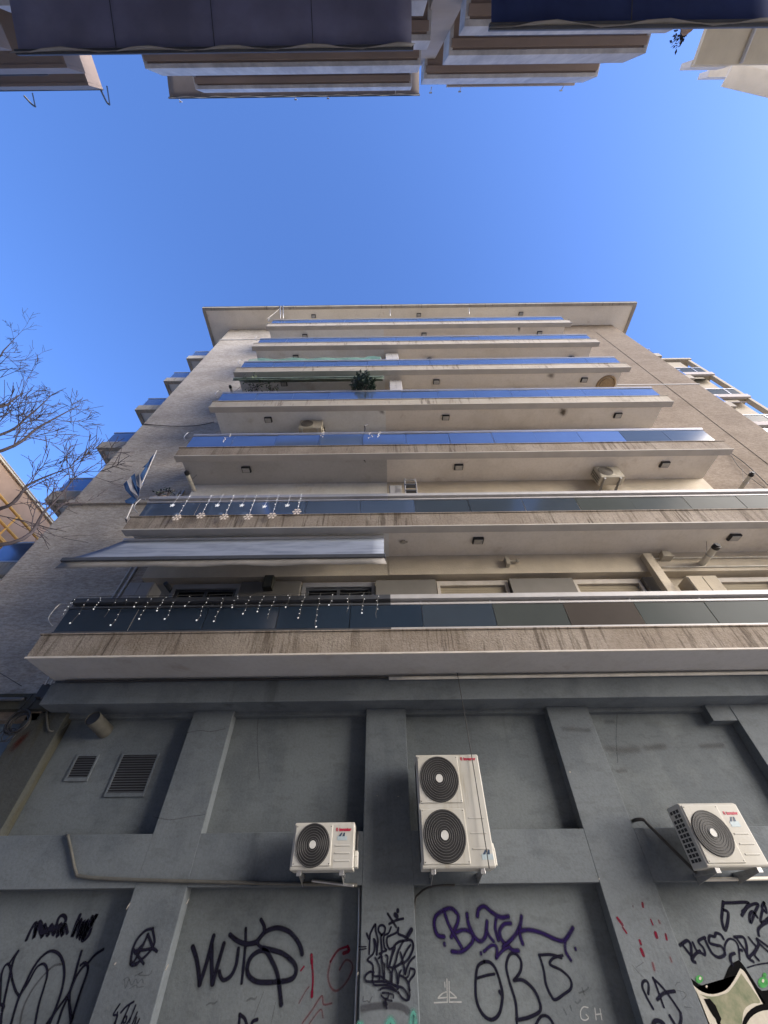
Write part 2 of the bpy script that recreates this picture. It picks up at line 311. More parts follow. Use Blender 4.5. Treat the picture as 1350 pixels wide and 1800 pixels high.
def crv(pts, n=6):
    """Catmull-Rom through pts"""
    P = [Vector(p) for p in pts]
    if len(P) < 3: return P
    out = []
    for i in range(len(P) - 1):
        a = P[max(i - 1, 0)]; b = P[i]; c = P[i + 1]; d = P[min(i + 2, len(P) - 1)]
        for k in range(n):
            t = k / n
            out.append(.5 * ((2 * b) + (c - a) * t + (2 * a - 5 * b + 4 * c - d) * t * t + (3 * b - a - 3 * c + d) * t ** 3))
    out.append(P[-1]); return out

# ------------------------------------------------------------------ ground
MB().add([(-900, -900, 0), (900, -900, 0), (900, 900, 0), (-900, 900, 0)], [(0, 1, 2, 3)]).build('ground', M['asphalt'], kind='structure')
MB().box(-60, 60, -8.6, .0, -.02, .13).build('bounce_paving', M['paving'], kind='structure')  # unseen paving over the whole street, added to bounce light upward
MB().box(-60, 60, -60, -8.6, -.02, .16).build('bounce_paving', M['paving'], kind='structure')

# ------------------------------------------------------------------ the apartment building
B = thing('apartment_building', (2.3, 0, 0), 'tall grey and cream apartment building with seven stained balconies over a painted ground floor', 'building')
WX0, WX1 = -8.92, 13.5          # outer corners of the facade
WY = -0.15                      # upper facade plane
XL, XR = -5.77, 9.66            # ends of the upper balconies
YF = -1.3                       # balcony fronts
ZB = [4.70, 7.66, 10.55, 13.44, 16.35, 19.21, 22.08]
ZE = 25.58

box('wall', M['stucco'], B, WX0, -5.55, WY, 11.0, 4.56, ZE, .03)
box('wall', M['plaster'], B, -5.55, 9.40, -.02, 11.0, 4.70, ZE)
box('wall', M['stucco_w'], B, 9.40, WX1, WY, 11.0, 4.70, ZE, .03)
# upper walls of the middle part: a smooth beam above the openings, one per storey
for k, zb in enumerate(ZB):
    top = (ZB[k + 1] if k < 6 else ZE) + .055
    m = MB(); m.box(-5.55, .1, -.26, -.02, top - .56, top); o = m.build('wall_beam', M['soff_l'] if k else M['plaster'], B)
    m = MB(); m.box(.1, 9.40, -.27, -.02, top - .56, top); o = m.build('wall_beam', M['plaster'], B)
# horizontal mouldings and grooves of the corner walls
MB().box(WX0 - .03, -5.8, WY - .05, WY, 9.93, 10.06).box(WX0 - .06, -5.8, WY - .08, WY, 9.87, 9.93).build('wall_moulding', M['stucco'], B)
MB().box(WX0 - .02, -5.55, WY - .03, WY, 23.7, 23.78).build('wall_moulding', M['groove'], B)
MB().box(12.02, 12.07, WY - .012, WY, 6, 24.3).build('wall_moulding', M['stucco_w'], B)
MB().box(9.5, WX1 + .02, WY - .02, WY, 17.30, 17.35).build('wall_moulding', M['groove'], B)

# roof slab (eaves)
ev = MB(); ev.box(-10.12, 14.45, YF, 9.0, ZE + .02, ZE + .16); ev.build('eave', M['eave'], B, .01)
MB().box(-10.14, 14.47, YF - .03, YF + .12, ZE - .04, ZE + .10).build('eave_edge', M['fascia_up'], B)
MB().box(-10.16, -10.0, YF + .12, 9.0, ZE - .04, ZE + .10).build('eave_edge', M['fascia_up'], B)
MB().box(14.33, 14.49, YF + .12, 9.0, ZE - .04, ZE + .10).build('eave_edge', M['fascia_up'], B)
MB().box(-10.15, 14.48, YF - .04, YF + .1, ZE + .10, ZE + .17).build('roof_flashing', M['dkmetal'], B)
MB().box(-8.4, 13.0, .6, 10.5, ZE + .16, ZE + .9).build('roof_parapet', M['plaster'], B)

# ---- balconies
def balcony(k, x0, x1):
    zb = ZB[k]; fm = M['fascia'] if k < 3 else M['fascia_up']
    s = MB(); zs = zb + (.055 if k else 0)
    xi0 = x0 + (.12 if k else .012); xi1 = x1 - (.26 if k else .012)
    yi = YF + (.2 if k else .013)
    if k == 0:
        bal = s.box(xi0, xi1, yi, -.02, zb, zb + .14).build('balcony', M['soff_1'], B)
    else:
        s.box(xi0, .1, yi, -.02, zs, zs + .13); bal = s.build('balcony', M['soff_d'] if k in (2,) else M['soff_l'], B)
        MB().box(.1, xi1, yi, -.02, zs, zs + .13).build('soffit', M['soff_r'], bal)
    fz0 = zb + .03; fz1 = zb + .42
    f = MB(); f.box(x0, x1, YF, YF + .195, fz0, fz1); f.box(xi0 + .003, xi0 + .12, YF + .195, WY, zb + .19, fz1); f.box(xi1 - .12, xi1 - .003, YF + .195, WY, zb + .19, fz1)
    f.build('fascia', fm, bal, .006)
    e = MB(); e.box(x0 - .012, x1 + .012, YF - .012, YF + (.197 if k else .012), zb, fz0)
    e.build('drip_edge', M['edge'] if k == 0 else M['lip'], bal, .004)
    c = MB(); c.box(x0 - .02, x1 + .02, YF - .02, YF + .22, fz1, fz1 + .022); c.build('coping', fm, bal)
    # railing
    g0, g1 = (zb + .52, zb + .965) if k < 2 else (zb + .55, zb + 1.14)
    yr = YF + .06; xa, xb = x0 + .10, x1 - .10
    sp = 1.30; n = int(round((xb - xa) / sp)); sp = (xb - xa) / n
    split = 0.1
    br_l, br_r = MB(), MB()
    for (a, b, mb) in ((xa, split, br_l), (split, xb, br_r)):
        mb.box(a, b, yr - .02, yr + .03, g0 - .055, g0 - .012)              # bottom rail
        mb.box(a, b, yr - .02, yr + .03, g1 + .012, g1 + .05)               # rail over the glass
        if k < 2: mb.box(a, b, yr - .05, yr + .08, g1 + .12, g1 + .21)      # handrail
        else: mb.box(a, b, yr - .03, yr + .06, g1 + .05, g1 + .09)
    if True:
        br_l.box(xa - .03, xa + .02, yr + .03, WY, g1 + .012, g1 + .05); br_l.box(xa - .03, xa + .02, yr + .03, WY, g0 - .055, g0 - .012)
        br_r.box(xb - .02, xb + .03, yr + .03, WY, g1 + .012, g1 + .05); br_r.box(xb - .02, xb + .03, yr + .03, WY, g0 - .055, g0 - .012)
    br_l.build('handrail', M['dkmetal'] if k == 0 else M['alu'], bal); br_r.build('handrail', M['white'] if k < 2 else M['alu'], bal)
    top = g1 + (.12 if k < 2 else .05)
    for i in range(n + 1):
        x = xa + sp * i
        MB().box(x - .018, x + .018, yr + .03, yr + .06, fz1 + .03, top).build('post', M['dkmetal'] if (k == 0 and x < 0) else M['alu'], bal)
    for i in range(n):
        p0, p1 = xa + sp * i + .006, xa + sp * (i + 1) - .006
        tl = rnd.uniform(-.008, .008); sk = rnd.uniform(-.006, .006)
        gm = M['glassd'] if k == 0 else M['glassb']
        if k == 0 and p0 > .05: gm = M['glassm'] if p0 < 1.8 else (M['glassbr'] if 2.6 < p0 < 3.8 else M['glassg'])
        if k == 1 and p0 > -.3: gm = M['glassm'] if p0 < 4.0 else M['glassg']  # panels grade to grey along the rail, imitating the reflection by colour
        if k == 2 and p0 > 6.5: gm = M['glassm']
        v = [(p0, yr - .006 - sk, g0), (p1, yr - .006 + sk, g0), (p1, yr - .006 + sk + tl, g1), (p0, yr - .006 - sk + tl, g1)]
        w = [(a, b + .012, c) for a, b, c in v]
        MB().add(v + w, [(0, 1, 2, 3), (7, 6, 5, 4), (0, 4, 5, 1), (1, 5, 6, 2), (2, 6, 7, 3), (3, 7, 4, 0)]).build('glass_panel', gm, bal)
    for xs in (xa, xb):
        MB().box(xs - .006, xs + .006, yr + .05, WY - .02, g0, g1).build('glass_panel', M['glassb'], bal)
    return bal
BALC = [balcony(0, -5.87, 14.9), balcony(1, XL, 14.9)] + [balcony(k, XL, XR - (.18 if k == 6 else 0)) for k in range(2, 7)]

# ---- balconies along the two side streets
def side_balcony(k, xw, xo, y0, y1):
    zb = ZB[k] + .06; lo, hi = min(xw, xo), max(xw, xo); sg = 1 if xo > xw else -1
    bal = MB().prism([(lo + (.16 if sg < 0 else 0), y0 + .16), (hi - (.16 if sg > 0 else 0), y0 + .16), (hi - (.16 if sg > 0 else 0), y1), (lo + (.16 if sg < 0 else 0), y1)], 'z', zb + .05, zb + .18).build('balcony', M['soff_l'] if sg < 0 else M['soff_r'], B)
    f = MB(); f.box(lo, hi, y0, y0 + .16, zb, zb + .40)
    ox0, ox1 = (lo, lo + .16) if sg < 0 else (hi - .16, hi)
    f.box(ox0, ox1, y0 + .16, y1, zb, zb + .40); f.build('fascia', M['fascia_up'], bal, .006)
    g0, g1 = zb + .50, zb + 1.1
    gx = lo + .08 if sg < 0 else hi - .08
    MB().box(lo + .09, hi - .09, y0 + .055, y0 + .067, g0, g1).build('glass_panel', M['glassb'], bal)
    MB().box(gx - .006, gx + .006, y0 + .09, y1, g0, g1).build('glass_panel', M['glassb'], bal)
    r = MB()
    for (za, zc) in ((g0 - .05, g0 - .01), (g1 + .01, g1 + .06)):
        r.box(lo + .05, hi - .05, y0 + .04, y0 + .085, za, zc); r.box(gx - .02, gx + .02, y0 + .085, y1, za, zc)
    for x in (lo + .08, hi - .08): r.box(x - .015, x + .015, y0 + .07, y0 + .10, zb + .40, g1)
    r.build('handrail', M['alu'], bal)
    return bal
for k in range(7): side_balcony(k, WX0, -10.32, .24, 7.5)
for k in range(1, 7): side_balcony(k, WX1, 14.85, .42, 7.5)

# ---- ground floor
box('ground_floor_wall', M['grey'], B, -5.55, 14.0, 0, .25, 0, 4.28)
box('ground_floor_wall', M['bluepaint'], B, WX0, -6.22, -.05, .25, 0, 4.28)
PIL = [(-6.22, -5.53), (-3.33, -2.645), (-.35, .325), (2.765, 3.475), (5.93, 6.63), (9.1, 9.8), (12.3, 13.5)]
for i, (a, b) in enumerate(PIL): box('pillar', M['old_paint'] if i == 0 else M['grey2'], B, a, b, -.2, 0, 0, 4.28, .008)
for i in range(len(PIL) - 1):
    a, b = PIL[i][1], PIL[i + 1][0]
    box('wall_beam', M['grey2'], B, a, b, -.2 + .0015, 0, 2.075, 2.625, .006)
    box('lintel', M['grey'], B, a, b, -.115, 0, 4.215, 4.28)
box('lintel', M['grey2'], B, 5.52, 5.93, -.19, -.115, 4.02, 4.279); box('lintel', M['grey2'], B, 5.52, 5.93, -.115, 0, 4.02, 4.2145)
MB().box(-5.83, 14.0, -.54, .1, 4.28, 4.64).box(-5.83, 14.0, -.50, .1, 4.64, 4.70).build('wall_beam', M['grey2'], B, .006)
box('wall_beam', M['old_paint'], B, WX0, -5.83, -.32, .1, 4.30, 4.56)
box('wall_beam', M['stucco_w'], B, WX0, -6.0, -.20, -.05, 4.16, 4.30)

# louvred vents set in the painted wall
def louvre(x0, x1, z0, z1, n, label):
    f = MB(); t = .03
    f.box(x0 - t, x1 + t, -.022, 0, z0 - t - .02, z0); f.box(x0 - t, x1 + t, -.016, 0, z1, z1 + t)
    f.box(x0 - t, x0, -.018, 0, z0, z1); f.box(x1, x1 + t, -.018, 0, z0, z1)
    v = f.build('vent', M['grey2'], B); v['label'] = label
    MB().box(x0, x1, -.004, 0, z0, z1).build('vent_opening', M['black'], v)
    sl = MB(); h = (z1 - z0) / n
    for i in range(n):
        z = z0 + h * i
        sl.add([(x0, -.02, z + .004), (x1, -.02, z + .004), (x1, -.005, z + h * .62), (x0, -.005, z + h * .62)], [(0, 1, 2, 3)])
    sl.build('slats', M['dkmetal'], v)
louvre(-5.09, -4.78, 3.36, 3.66, 9, 'small louvred vent')
louvre(-4.35, -3.79, 3.15, 3.67, 15, 'large louvred vent')

# openings on the lowest balcony's storey
def opening(x0, x1, kind):
    zt = 6.95
    wf = MB(); t = .07
    wf.box(x0 - t, x1 + t, -.12, -.02, zt, zt + .12); wf.box(x0 - t, x0, -.12, -.02, 4.85, zt); wf.box(x1, x1 + t, -.12, -.02, 4.85, zt)
    w = wf.build('window', M['edge'] if kind == 's' else M['alu'], B)
    if kind == 's':
        s = MB(); n = 40; h = (zt - 4.9) / n
        for i in range(n):
            z = 4.9 + h * i; s.add([(x0, -.035, z), (x1, -.035, z), (x1, -.062, z + h * .5), (x0, -.062, z + h * .5), (x1, -.035, z + h), (x0, -.035, z + h)], [(0, 1, 2, 3), (3, 2, 4, 5)])
        s.build('shutter', M['shutter'], w)
    else:
        MB().box(x0, x1, -.04, -.021, 4.85, zt).build('pane', M['pane'], w)
        f = MB(); xm = (x0 + x1) / 2
        for xx in (x0 + .04, xm, x1 - .04): f.box(xx - .035, xx + .035, -.07, -.042, 4.9, zt - .02)
        f.box(x0, x1, -.075, -.042, zt - .06, zt); f.build('sash', M['dkmetal'], w)
for a, b, kd in ((-4.75, -3.35, 'g'), (-1.80, -.30, 'g'), (1.25, 2.72, 's'), (4.35, 5.75, 's'), (7.0, 8.75, 's')): opening(a, b, kd)
for a, b in ((-3.25, -1.9), (-.2, 1.15), (2.82, 4.25), (5.85, 6.3)): box('wall_pier', M['pier'], B, a, b, -.2, -.02, 4.84, 7.06)
box('downpipe', M['plaster'], B, 6.02, 6.22, -.42, -.27, 4.84, 7.58, .01)

# graffiti --------------------------------------------------------------
class Spray:
    def __init__(s): s.v = []; s.f = []; s.uv = []; s.n = 0
    def stroke(s, org, sc, pl, w, pts):
        px = [(org[0] + p[0] / sc, org[1] + p[1] / sc) for p in pts]
        W3 = [at(x, y, y=pl) for x, y in px]; P = [Vector((q.x, q.z)) for q in W3]
        e = at(px[0][0] + w / sc, px[0][1], y=pl); hw = (e - W3[0]).length / 2 * 1.12
        if len(P) == 1: P = [P[0] - Vector((hw * .1, 0)), P[0] + Vector((hw * .1, 0))]
        P = [Vector((q.x, q.y)) for q in crv([(p.x, p.y, 0) for p in P], 7)]
        if len(P) < 2: return
        t0 = (P[0] - P[1]).normalized(); t1 = (P[-1] - P[-2]).normalized()
        P = [P[0] + t0 * hw] + P + [P[-1] + t1 * hw]; E = [1] + [0] * (len(P) - 2) + [1]
        y = pl - .002 - .0003 * s.n; s.n += 1
        b = len(s.v)
        for i, p in enumerate(P):
            t = (P[min(i + 1, len(P) - 1)] - P[max(i - 1, 0)]); t = t.normalized() if t.length > 1e-6 else t0
            nn = Vector((-t.y, t.x)) * hw
            for sgn in (-1, 0, 1):
                q = p + nn * sgn; s.v.append((q.x, y, q.y)); s.uv.append((E[i], sgn))
        for i in range(len(P) - 1):
            for k in (0, 1):
                a = b + i * 3 + k; s.f.append((a, a + 1, a + 4, a + 3))
    def build(s, m, label):
        off = Vector(B['_o']); me = bpy.data.meshes.new('graffiti'); me.from_pydata([tuple(Vector(v) - off) for v in s.v], [], s.f)
        uv = me.uv_layers.new(name="UVMap")
        for l in me.loops: uv.data[l.index].uv = s.uv[l.vertex_index]
        me.materials.append(m); o = bpy.data.objects.new('graffiti', me); COL.objects.link(o); o.parent = B; o['label'] = label; return o
def graf(m, label, org, sc, pl, strokes, split=False):
    if split:
        for st in strokes: graf(m, label[:-1] if label.endswith('s') else label, org, sc, pl, [st])
        return
    s = Spray()
    for w, pts in strokes: s.stroke(org, sc, pl, w, pts)
    if any(k in label for k in ('WUTS', 'BUTCK', 'ORB', 'huge', 'ring')):
        h = Spray()
        for w, pts in strokes: h.stroke(org, sc, pl + .0019, w * 2.3, pts)
        h.build(P_HALO, 'overspray mist round the ' + label).name = 'overspray'
    return s.build(m, label)

A_, SA = (0, 1600), 6.75
graf(P_BLACK, 'huge looping black letters', A_, SA, 0, [
 (30, [(10,1350),(30,1180),(100,850),(160,600),(215,490)]), (26, [(0,1120),(10,900),(20,760),(60,660),(105,640),(130,720),(150,840),(190,960),(230,1020)]),
 (24, [(105,640),(160,560),(215,485)]), (32, [(120,1400),(210,1080),(300,880),(400,680),(500,550),(600,485),(690,510),(745,600),(765,720),(755,850),(720,1000),(660,1170),(570,1400)]),
 (26, [(235,1010),(330,870),(430,690),(510,635),(555,680),(560,780),(520,930),(460,1130),(410,1400)]), (30, [(968,490),(930,620),(880,810),(820,1000),(740,1180),(670,1400)]),
 (28, [(1225,465),(1130,530),(1050,620),(980,680),(900,800),(820,980),(700,1150),(520,1400)]), (28, [(960,650),(1010,620),(1045,670),(1030,760),(980,900),(920,1080),(860,1280),(820,1400)]),
 (36, [(825,1000),(825,1100),(835,1200),(845,1300)]), (26, [(0,1110),(50,1140),(35,1180)])])
graf(P_GREY, 'faded grey loop', A_, SA, 0, [(28, [(230,1400),(280,1150),(400,920),(540,750),(640,660),(730,640)])])
graf(P_BLACK, 'word scribbled out in black', A_, SA, 0, [
 (40, [(315,350),(370,230),(430,150),(400,330),(450,180),(480,140),(500,320),(530,170),(570,300),(610,170),(640,290),(690,110),(740,60),(780,90),(770,150),(680,310),(720,160),(740,300),(770,170),(800,270)]),
 (44, [(950,60),(900,180),(860,310),(960,110),(920,320),(1000,130),(950,340),(1040,120),(990,340),(1100,70),(1060,280),(980,345),(1150,50),(1090,170)]), (60, [(480,170),(500,260),(600,220),(700,200)])])
A_, SA = (180, 1600), 5.625
graf(P_BLACK, 'black letter A in a ring', A_, SA, -.2, [
 (24, [(500,182),(430,200),(350,280),(300,390),(280,530)]), (34, [(285,520),(300,540),(340,530)]), (24, [(340,530),(450,430),(510,340),(515,280),(497,190)]),
 (24, [(300,530),(360,430),(410,330),(450,240)]), (26, [(450,240),(475,300),(500,370)]), (26, [(335,402),(420,392),(500,380),(540,408)]), (24, [(310,390),(345,440),(410,530)]), (22, [(410,330),(325,420)])])
graf(P_FAINT, 'faint grey scrawled word', A_, SA, -.2, [
 (10, [(220,690),(230,770),(262,690),(290,740),(330,680),(350,720),(392,680),(405,720)]), (10, [(320,650),(400,610),(360,640),(460,640),(490,600)]), (9, [(270,775),(330,740),(350,760),(410,755)]), (9, [(210,690),(250,660),(270,690)])])
graf(P_BLACK, 'thin black scrawl starting with a four', A_, SA, -.2, [
 (18, [(172,930),(110,1030),(150,1040),(120,1120)]), (16, [(150,1010),(130,1130)]), (20, [(185,1010),(240,950),(310,905)]), (18, [(270,940),(190,1120)]), (16, [(215,1060),(242,1050),(230,1105),(208,1110),(215,1060)]),
 (18, [(330,940),(290,1040),(240,1130)]), (16, [(345,1010),(300,1120)]), (16, [(340,1060),(320,1130)]), (16, [(368,1075),(340,1130)]), (14, [(285,1060),(270,1110)])])
A_, SA = (330, 1590), 4.5
graf(P_BLACK, 'bold black letters WUTS', A_, SA, 0, [
 (34, [(40,335),(70,430),(85,520),(95,630)]), (34, [(95,630),(150,460),(205,250)]), (34, [(190,330),(190,480),(197,625)]), (34, [(197,625),(240,470),(287,310)]),
 (28, [(250,530),(262,575),(290,597),(345,560),(385,470),(402,350)]), (22, [(460,190),(455,350),(428,620)]), (32, [(335,240),(400,290),(470,312),(545,300)]),
 (32, [(545,300),(600,230),(650,198),(720,185),(800,213),(860,275),(895,340),(905,390)]), (26, [(580,120),(605,170),(608,215)]), (24, [(555,300),(565,325),(600,345)]),
 (32, [(600,345),(690,365),(760,392),(840,460),(858,530),(820,590),(700,612),(560,612),(490,570),(472,500),(500,420),(560,372),(620,370),(680,470),(715,570),(730,680),(742,790)])])
graf(P_RED, 'thin red figure one', A_, SA, 0, [(24, [(978,400),(982,460)]), (16, [(982,450),(990,560),(990,620),(984,690)]), (24, [(984,690),(982,725)]), (12, [(895,522),(920,490)])])
graf(P_DRED, 'thin red letter G and zigzags', A_, SA, 0, [(14, [(1130,450),(1110,560),(1130,650),(1180,682),(1250,620),(1300,520),(1295,460),(1250,440),(1200,515)]),
 (12, [(905,940),(980,840),(1060,722),(1075,790),(1140,780)]), (10, [(960,945),(1050,830),(1070,895)]), (10, [(880,780),(930,690),(960,650)])])
graf(P_RED, 'red hook of the letter G', A_, SA, 0, [(22, [(1232,385),(1275,365),(1265,332)]), (14, [(1265,332),(1190,362),(1130,450)])])
graf(P_BLACK, 'tops of two black letters', A_, SA, 0, [(24, [(412,870),(402,1000)]), (24, [(412,872),(450,900),(470,960)]), (24, [(550,910),(512,930),(500,1000)])])
graf(P_FAINT, 'pencil scratches', A_, SA, 0, [(6, [(600,690),(525,890)]), (6, [(695,775),(660,940)]), (14, [(470,760),(500,742),(530,748),(545,732)]), (12, [(150,795),(180,778),(205,785),(230,768)])])
A_, SA = (620, 1590), 8.571
graf(P_BLACK, 'dense tangled black tag', A_, SA, -.2, [
 (36, [(530,140),(600,250),(655,335)]), (34, [(550,292),(650,240),(762,212)]), (54, [(680,85),(680,100)]), (66, [(640,155),(665,175)]),
 (34, [(212,438),(250,520),(270,430),(340,300),(348,400),(380,540),(362,750)]), (28, [(262,500),(255,620),(250,745)]), (28, [(320,520),(330,640),(310,740),(225,830),(290,890),(310,960),(300,1150)]), (26, [(320,520),(345,560),(370,750)]),
 (32, [(440,460),(390,400),(400,330),(450,310),(490,350),(480,420),(430,470),(430,560),(440,720),(410,740)]), (28, [(578,340),(540,430),(470,480),(480,640),(510,690),(430,730),(450,860),(480,900)]),
 (30, [(690,350),(660,420),(560,470),(520,500),(520,600),(560,670),(640,640),(600,760)]), (34, [(690,360),(690,440),(780,480),(830,530),(700,560),(620,640),(600,740),(560,900)]), (62, [(885,380),(835,465)]),
 (34, [(830,530),(890,545),(915,640),(870,770),(800,860),(730,890),(640,940)]), (30, [(870,610),(800,720),(730,880)]), (30, [(760,560),(690,700),(650,860),(600,1000),(590,1180)]),
 (30, [(935,785),(870,850),(820,950),(790,1050),(770,900),(720,720)]), (28, [(340,800),(380,870),(410,980),(400,1150)]), (28, [(390,810),(440,780),(440,860),(470,1120)]),
 (26, [(500,760),(530,790),(520,920),(560,1000),(580,1060),(570,1180)]), (24, [(480,920),(480,1110)]), (26, [(520,930),(640,970),(670,1100),(680,1280)]),
 (28, [(870,960),(930,980),(930,1050),(860,1150),(850,1250),(860,1380),(820,1440),(740,1400),(690,1320)]),
 (30, [(320,1020),(270,1010),(210,1050),(185,1110),(215,1155),(330,1160),(480,1160),(650,1220),(760,1260),(830,1360),(845,1430)]), (26, [(300,1150),(330,1210),(450,1212),(560,1225),(690,1330)]),
 (26, [(310,1060),(340,1080),(420,1080),(500,1140),(600,1200),(690,1250)]), (28, [(700,1060),(780,1100),(840,1180),(862,1290)]), (28, [(730,990),(700,1060),(690,1180)]), (26, [(860,1000),(840,1080),(800,1110)]),
 (28, [(415,1280),(470,1255),(560,1265),(640,1300)]), (28, [(450,1330),(520,1330),(605,1355),(612,1400)]), (26, [(430,1370),(490,1420),(590,1450)]), (26, [(545,1345),(530,1400),(490,1440),(500,1510),(512,1560)]), (50, [(490,1470),(502,1500)]),
 (16, [(95,635),(205,635)]), (16, [(105,682),(205,665)])])
graf(P_GREY, 'grey sprayed arc', A_, SA, -.2, [(90, [(150,1565),(400,1525),(680,1530),(780,1565),(830,1610)]), (14, [(160,1390),(160,1460),(220,1450),(250,1470),(295,1380)])])
graf(P_TEAL, 'teal sprayed patch', A_, SA, -.2, [(80, [(90,1800),(140,1790)]), (120, [(520,1800),(570,1740),(620,1810)]), (110, [(880,1780),(900,1640),(930,1660),(945,1790)])], True)
A_, SA = (740, 1570), 4.5
graf(P_PURP, 'purple word BUTCK', A_, SA, 0, [
 (36, [(182,345),(130,330),(105,250),(120,180),(180,135),(240,122),(290,170),(290,230),(240,345)]), (30, [(185,150),(220,250),(270,340),(322,430)]), (32, [(280,310),(340,290),(400,315),(412,370),(370,430),(310,465),(245,460)]),
 (34, [(365,165),(375,240),(420,340),(470,380),(510,340),(522,225)]), (26, [(520,300),(545,345),(575,380)]), (36, [(447,180),(455,130),(500,105),(560,150),(630,190),(690,185)]), (30, [(595,200),(588,280),(612,370)]),
 (32, [(710,240),(660,245),(622,300),(640,370),(690,420),(725,450),(770,455)]), (34, [(650,425),(740,340),(785,250),(795,185)]), (32, [(785,270),(783,330),(805,400)]), (34, [(790,300),(850,290),(950,312),(1060,362),(1130,375),(1175,320),(1200,275)]),
 (26, [(1140,380),(1145,460),(1185,530)]), (28, [(186,398),(188,410)]), (20, [(1221,434),(1224,446)]), (22, [(474,470),(476,482)]), (26, [(500,460),(560,412),(600,430),(597,510)]), (26, [(597,510),(650,450),(700,425)])])
graf(P_BLACK, 'tall thin black letters ORB', A_, SA, 0, [
 (22, [(500,542),(450,580),(432,700),(440,850),(490,960),(560,1000),(620,950),(645,820),(630,720),(590,600),(545,548),(500,542)]), (18, [(445,672),(520,650),(580,640)]), (24, [(622,780),(632,795)]),
 (22, [(760,1060),(750,870),(700,700),(675,580),(700,490),(750,480),(792,540),(785,620),(735,690)]), (22, [(735,690),(810,690),(890,760),(935,850),(942,930),(860,980),(760,1003)]), (20, [(900,1060),(950,975),(1010,982),(1060,1060)]),
 (18, [(935,490),(970,600),(990,720),(1030,810),(1062,842),(1130,800),(1187,750),(1180,680),(1110,610),(1020,562),(1050,512),(1120,492)]), (18, [(935,490),(1030,486),(1110,512)])])
graf(P_WHITE, 'small white emblem of lines', A_, SA, 0, [(9, [(105,866),(208,862)]), (9, [(208,862),(205,680)]), (9, [(222,700),(224,860)]), (9, [(224,861),(318,861)]), (8, [(188,705),(190,742)]), (9, [(205,780),(170,793),(135,828)]), (9, [(135,830),(202,825)]), (9, [(230,780),(255,800),(280,826)]), (9, [(280,827),(230,827)])])
graf(P_FAINT, 'faint pencilled words', A_, SA, 0, [(12, [(1130,920),(1150,960)]), (12, [(1180,890),(1190,925)]), (14, [(1220,860),(1240,870),(1262,848)]), (12, [(1250,790),(1275,780),(1300,770),(1325,745)]), (12, [(1275,750),(1290,800)])], True)
graf(P_WHITE, 'pale letters G and H', A_, SA, 0, [(8, [(1320,905),(1285,900),(1262,935),(1268,990),(1300,1005),(1325,985),(1305,960)]), (8, [(1375,910),(1385,1000)]), (8, [(1415,915),(1430,1000)]), (8, [(1380,960),(1425,955)])])
A_, SA = (1060, 1540), 6.92
graf(P_RED, 'red paint spots', A_, SA, -.2, [(30, [(175,510),(235,590)]), (22, [(240,625),(285,690)]), (26, [(480,330),(485,372)]), (18, [(580,530),(605,590)]), (40, [(640,695),(652,738)]), (24, [(762,710),(775,770)]), (28, [(446,785),(460,825)]), (40, [(465,895),(490,958)])], True)
graf(P_DRED, 'dull red spots', A_, SA, -.2, [(28, [(602,1060),(625,1140)]), (20, [(815,990),(835,1040)]), (14, [(362,360),(364,375)]), (22, [(675,540),(690,570)])], True)
graf(P_BLACK, 'black letters BA above two more letters', A_, SA, -.2, [
 (32, [(608,1610),(540,1490),(480,1350),(490,1285),(530,1275),(555,1330),(550,1430)]), (28, [(610,1240),(660,1370),(738,1590)]), (28, [(610,1245),(700,1330),(800,1450),(930,1640)]), (36, [(660,1500),(740,1425),(870,1400)]),
 (34, [(812,1700),(890,1830)]), (36, [(942,1660),(950,1740),(930,1830)]), (46, [(600,1830),(640,1760),(720,1780),(760,1830)])])
graf(P_FAINT, 'faint curling scratches', A_, SA, -.2, [(9, [(880,1330),(900,1300),(932,1290)]), (9, [(900,1390),(980,1410),(1012,1450),(970,1500)]), (9, [(990,1590),(1070,1600)]), (9, [(350,1080),(420,1160),(490,1230)]), (8, [(400,1110),(490,1050)])])
A_, SA = (1160, 1560), 7.105
graf(P_BLACK, 'angular black figures beginning with a five', A_, SA, 0, [
 (38, [(790,180),(785,230),(778,300),(772,400),(800,520),(825,515),(850,400),(850,310),(800,280)]), (36, [(790,192),(900,192),(1100,188),(1080,250),(1022,350)]), (34, [(1030,300),(1130,222),(1225,205),(1190,300),(1132,440),(1120,345),(1160,300),(1215,370)]),
 (34, [(1300,190),(1330,310),(1275,250),(1300,190)]), (32, [(1280,280),(1262,440),(1400,350)]), (32, [(1400,420),(1300,455),(1230,520),(1235,600)])])
graf(P_BLACK, 'black words RUTES PAN', A_, SA, 0, [
 (38, [(250,722),(300,685),(345,665),(385,720),(400,900),(440,932)]), (34, [(285,720),(400,870)]), (34, [(400,905),(440,835),(500,792)]), (32, [(410,690),(460,790),(520,820),(562,840),(545,760),(480,672),(565,622)]),
 (34, [(560,640),(600,730),(660,830),(740,872),(812,830),(770,740),(700,720),(620,690),(620,605),(680,612),(700,570),(760,590),(792,640)]), (24, [(810,830),(812,720),(860,645),(930,660),(980,740),(996,900)]),
 (34, [(930,620),(1040,622),(1080,720),(1092,860),(1165,925)]), (30, [(960,640),(1030,740),(1110,870)]), (30, [(1110,625),(1160,690),(1205,760),(1115,870)]), (30, [(1210,645),(1230,720),(1180,830),(1230,905)]), (28, [(1240,700),(1345,795)]), (28, [(1215,640),(1350,740)]), (34, [(1010,780),(1020,785)]),
 (34, [(930,822),(885,842),(882,900),(902,960)]), (14, [(1090,1000),(1220,962),(1400,935)])])
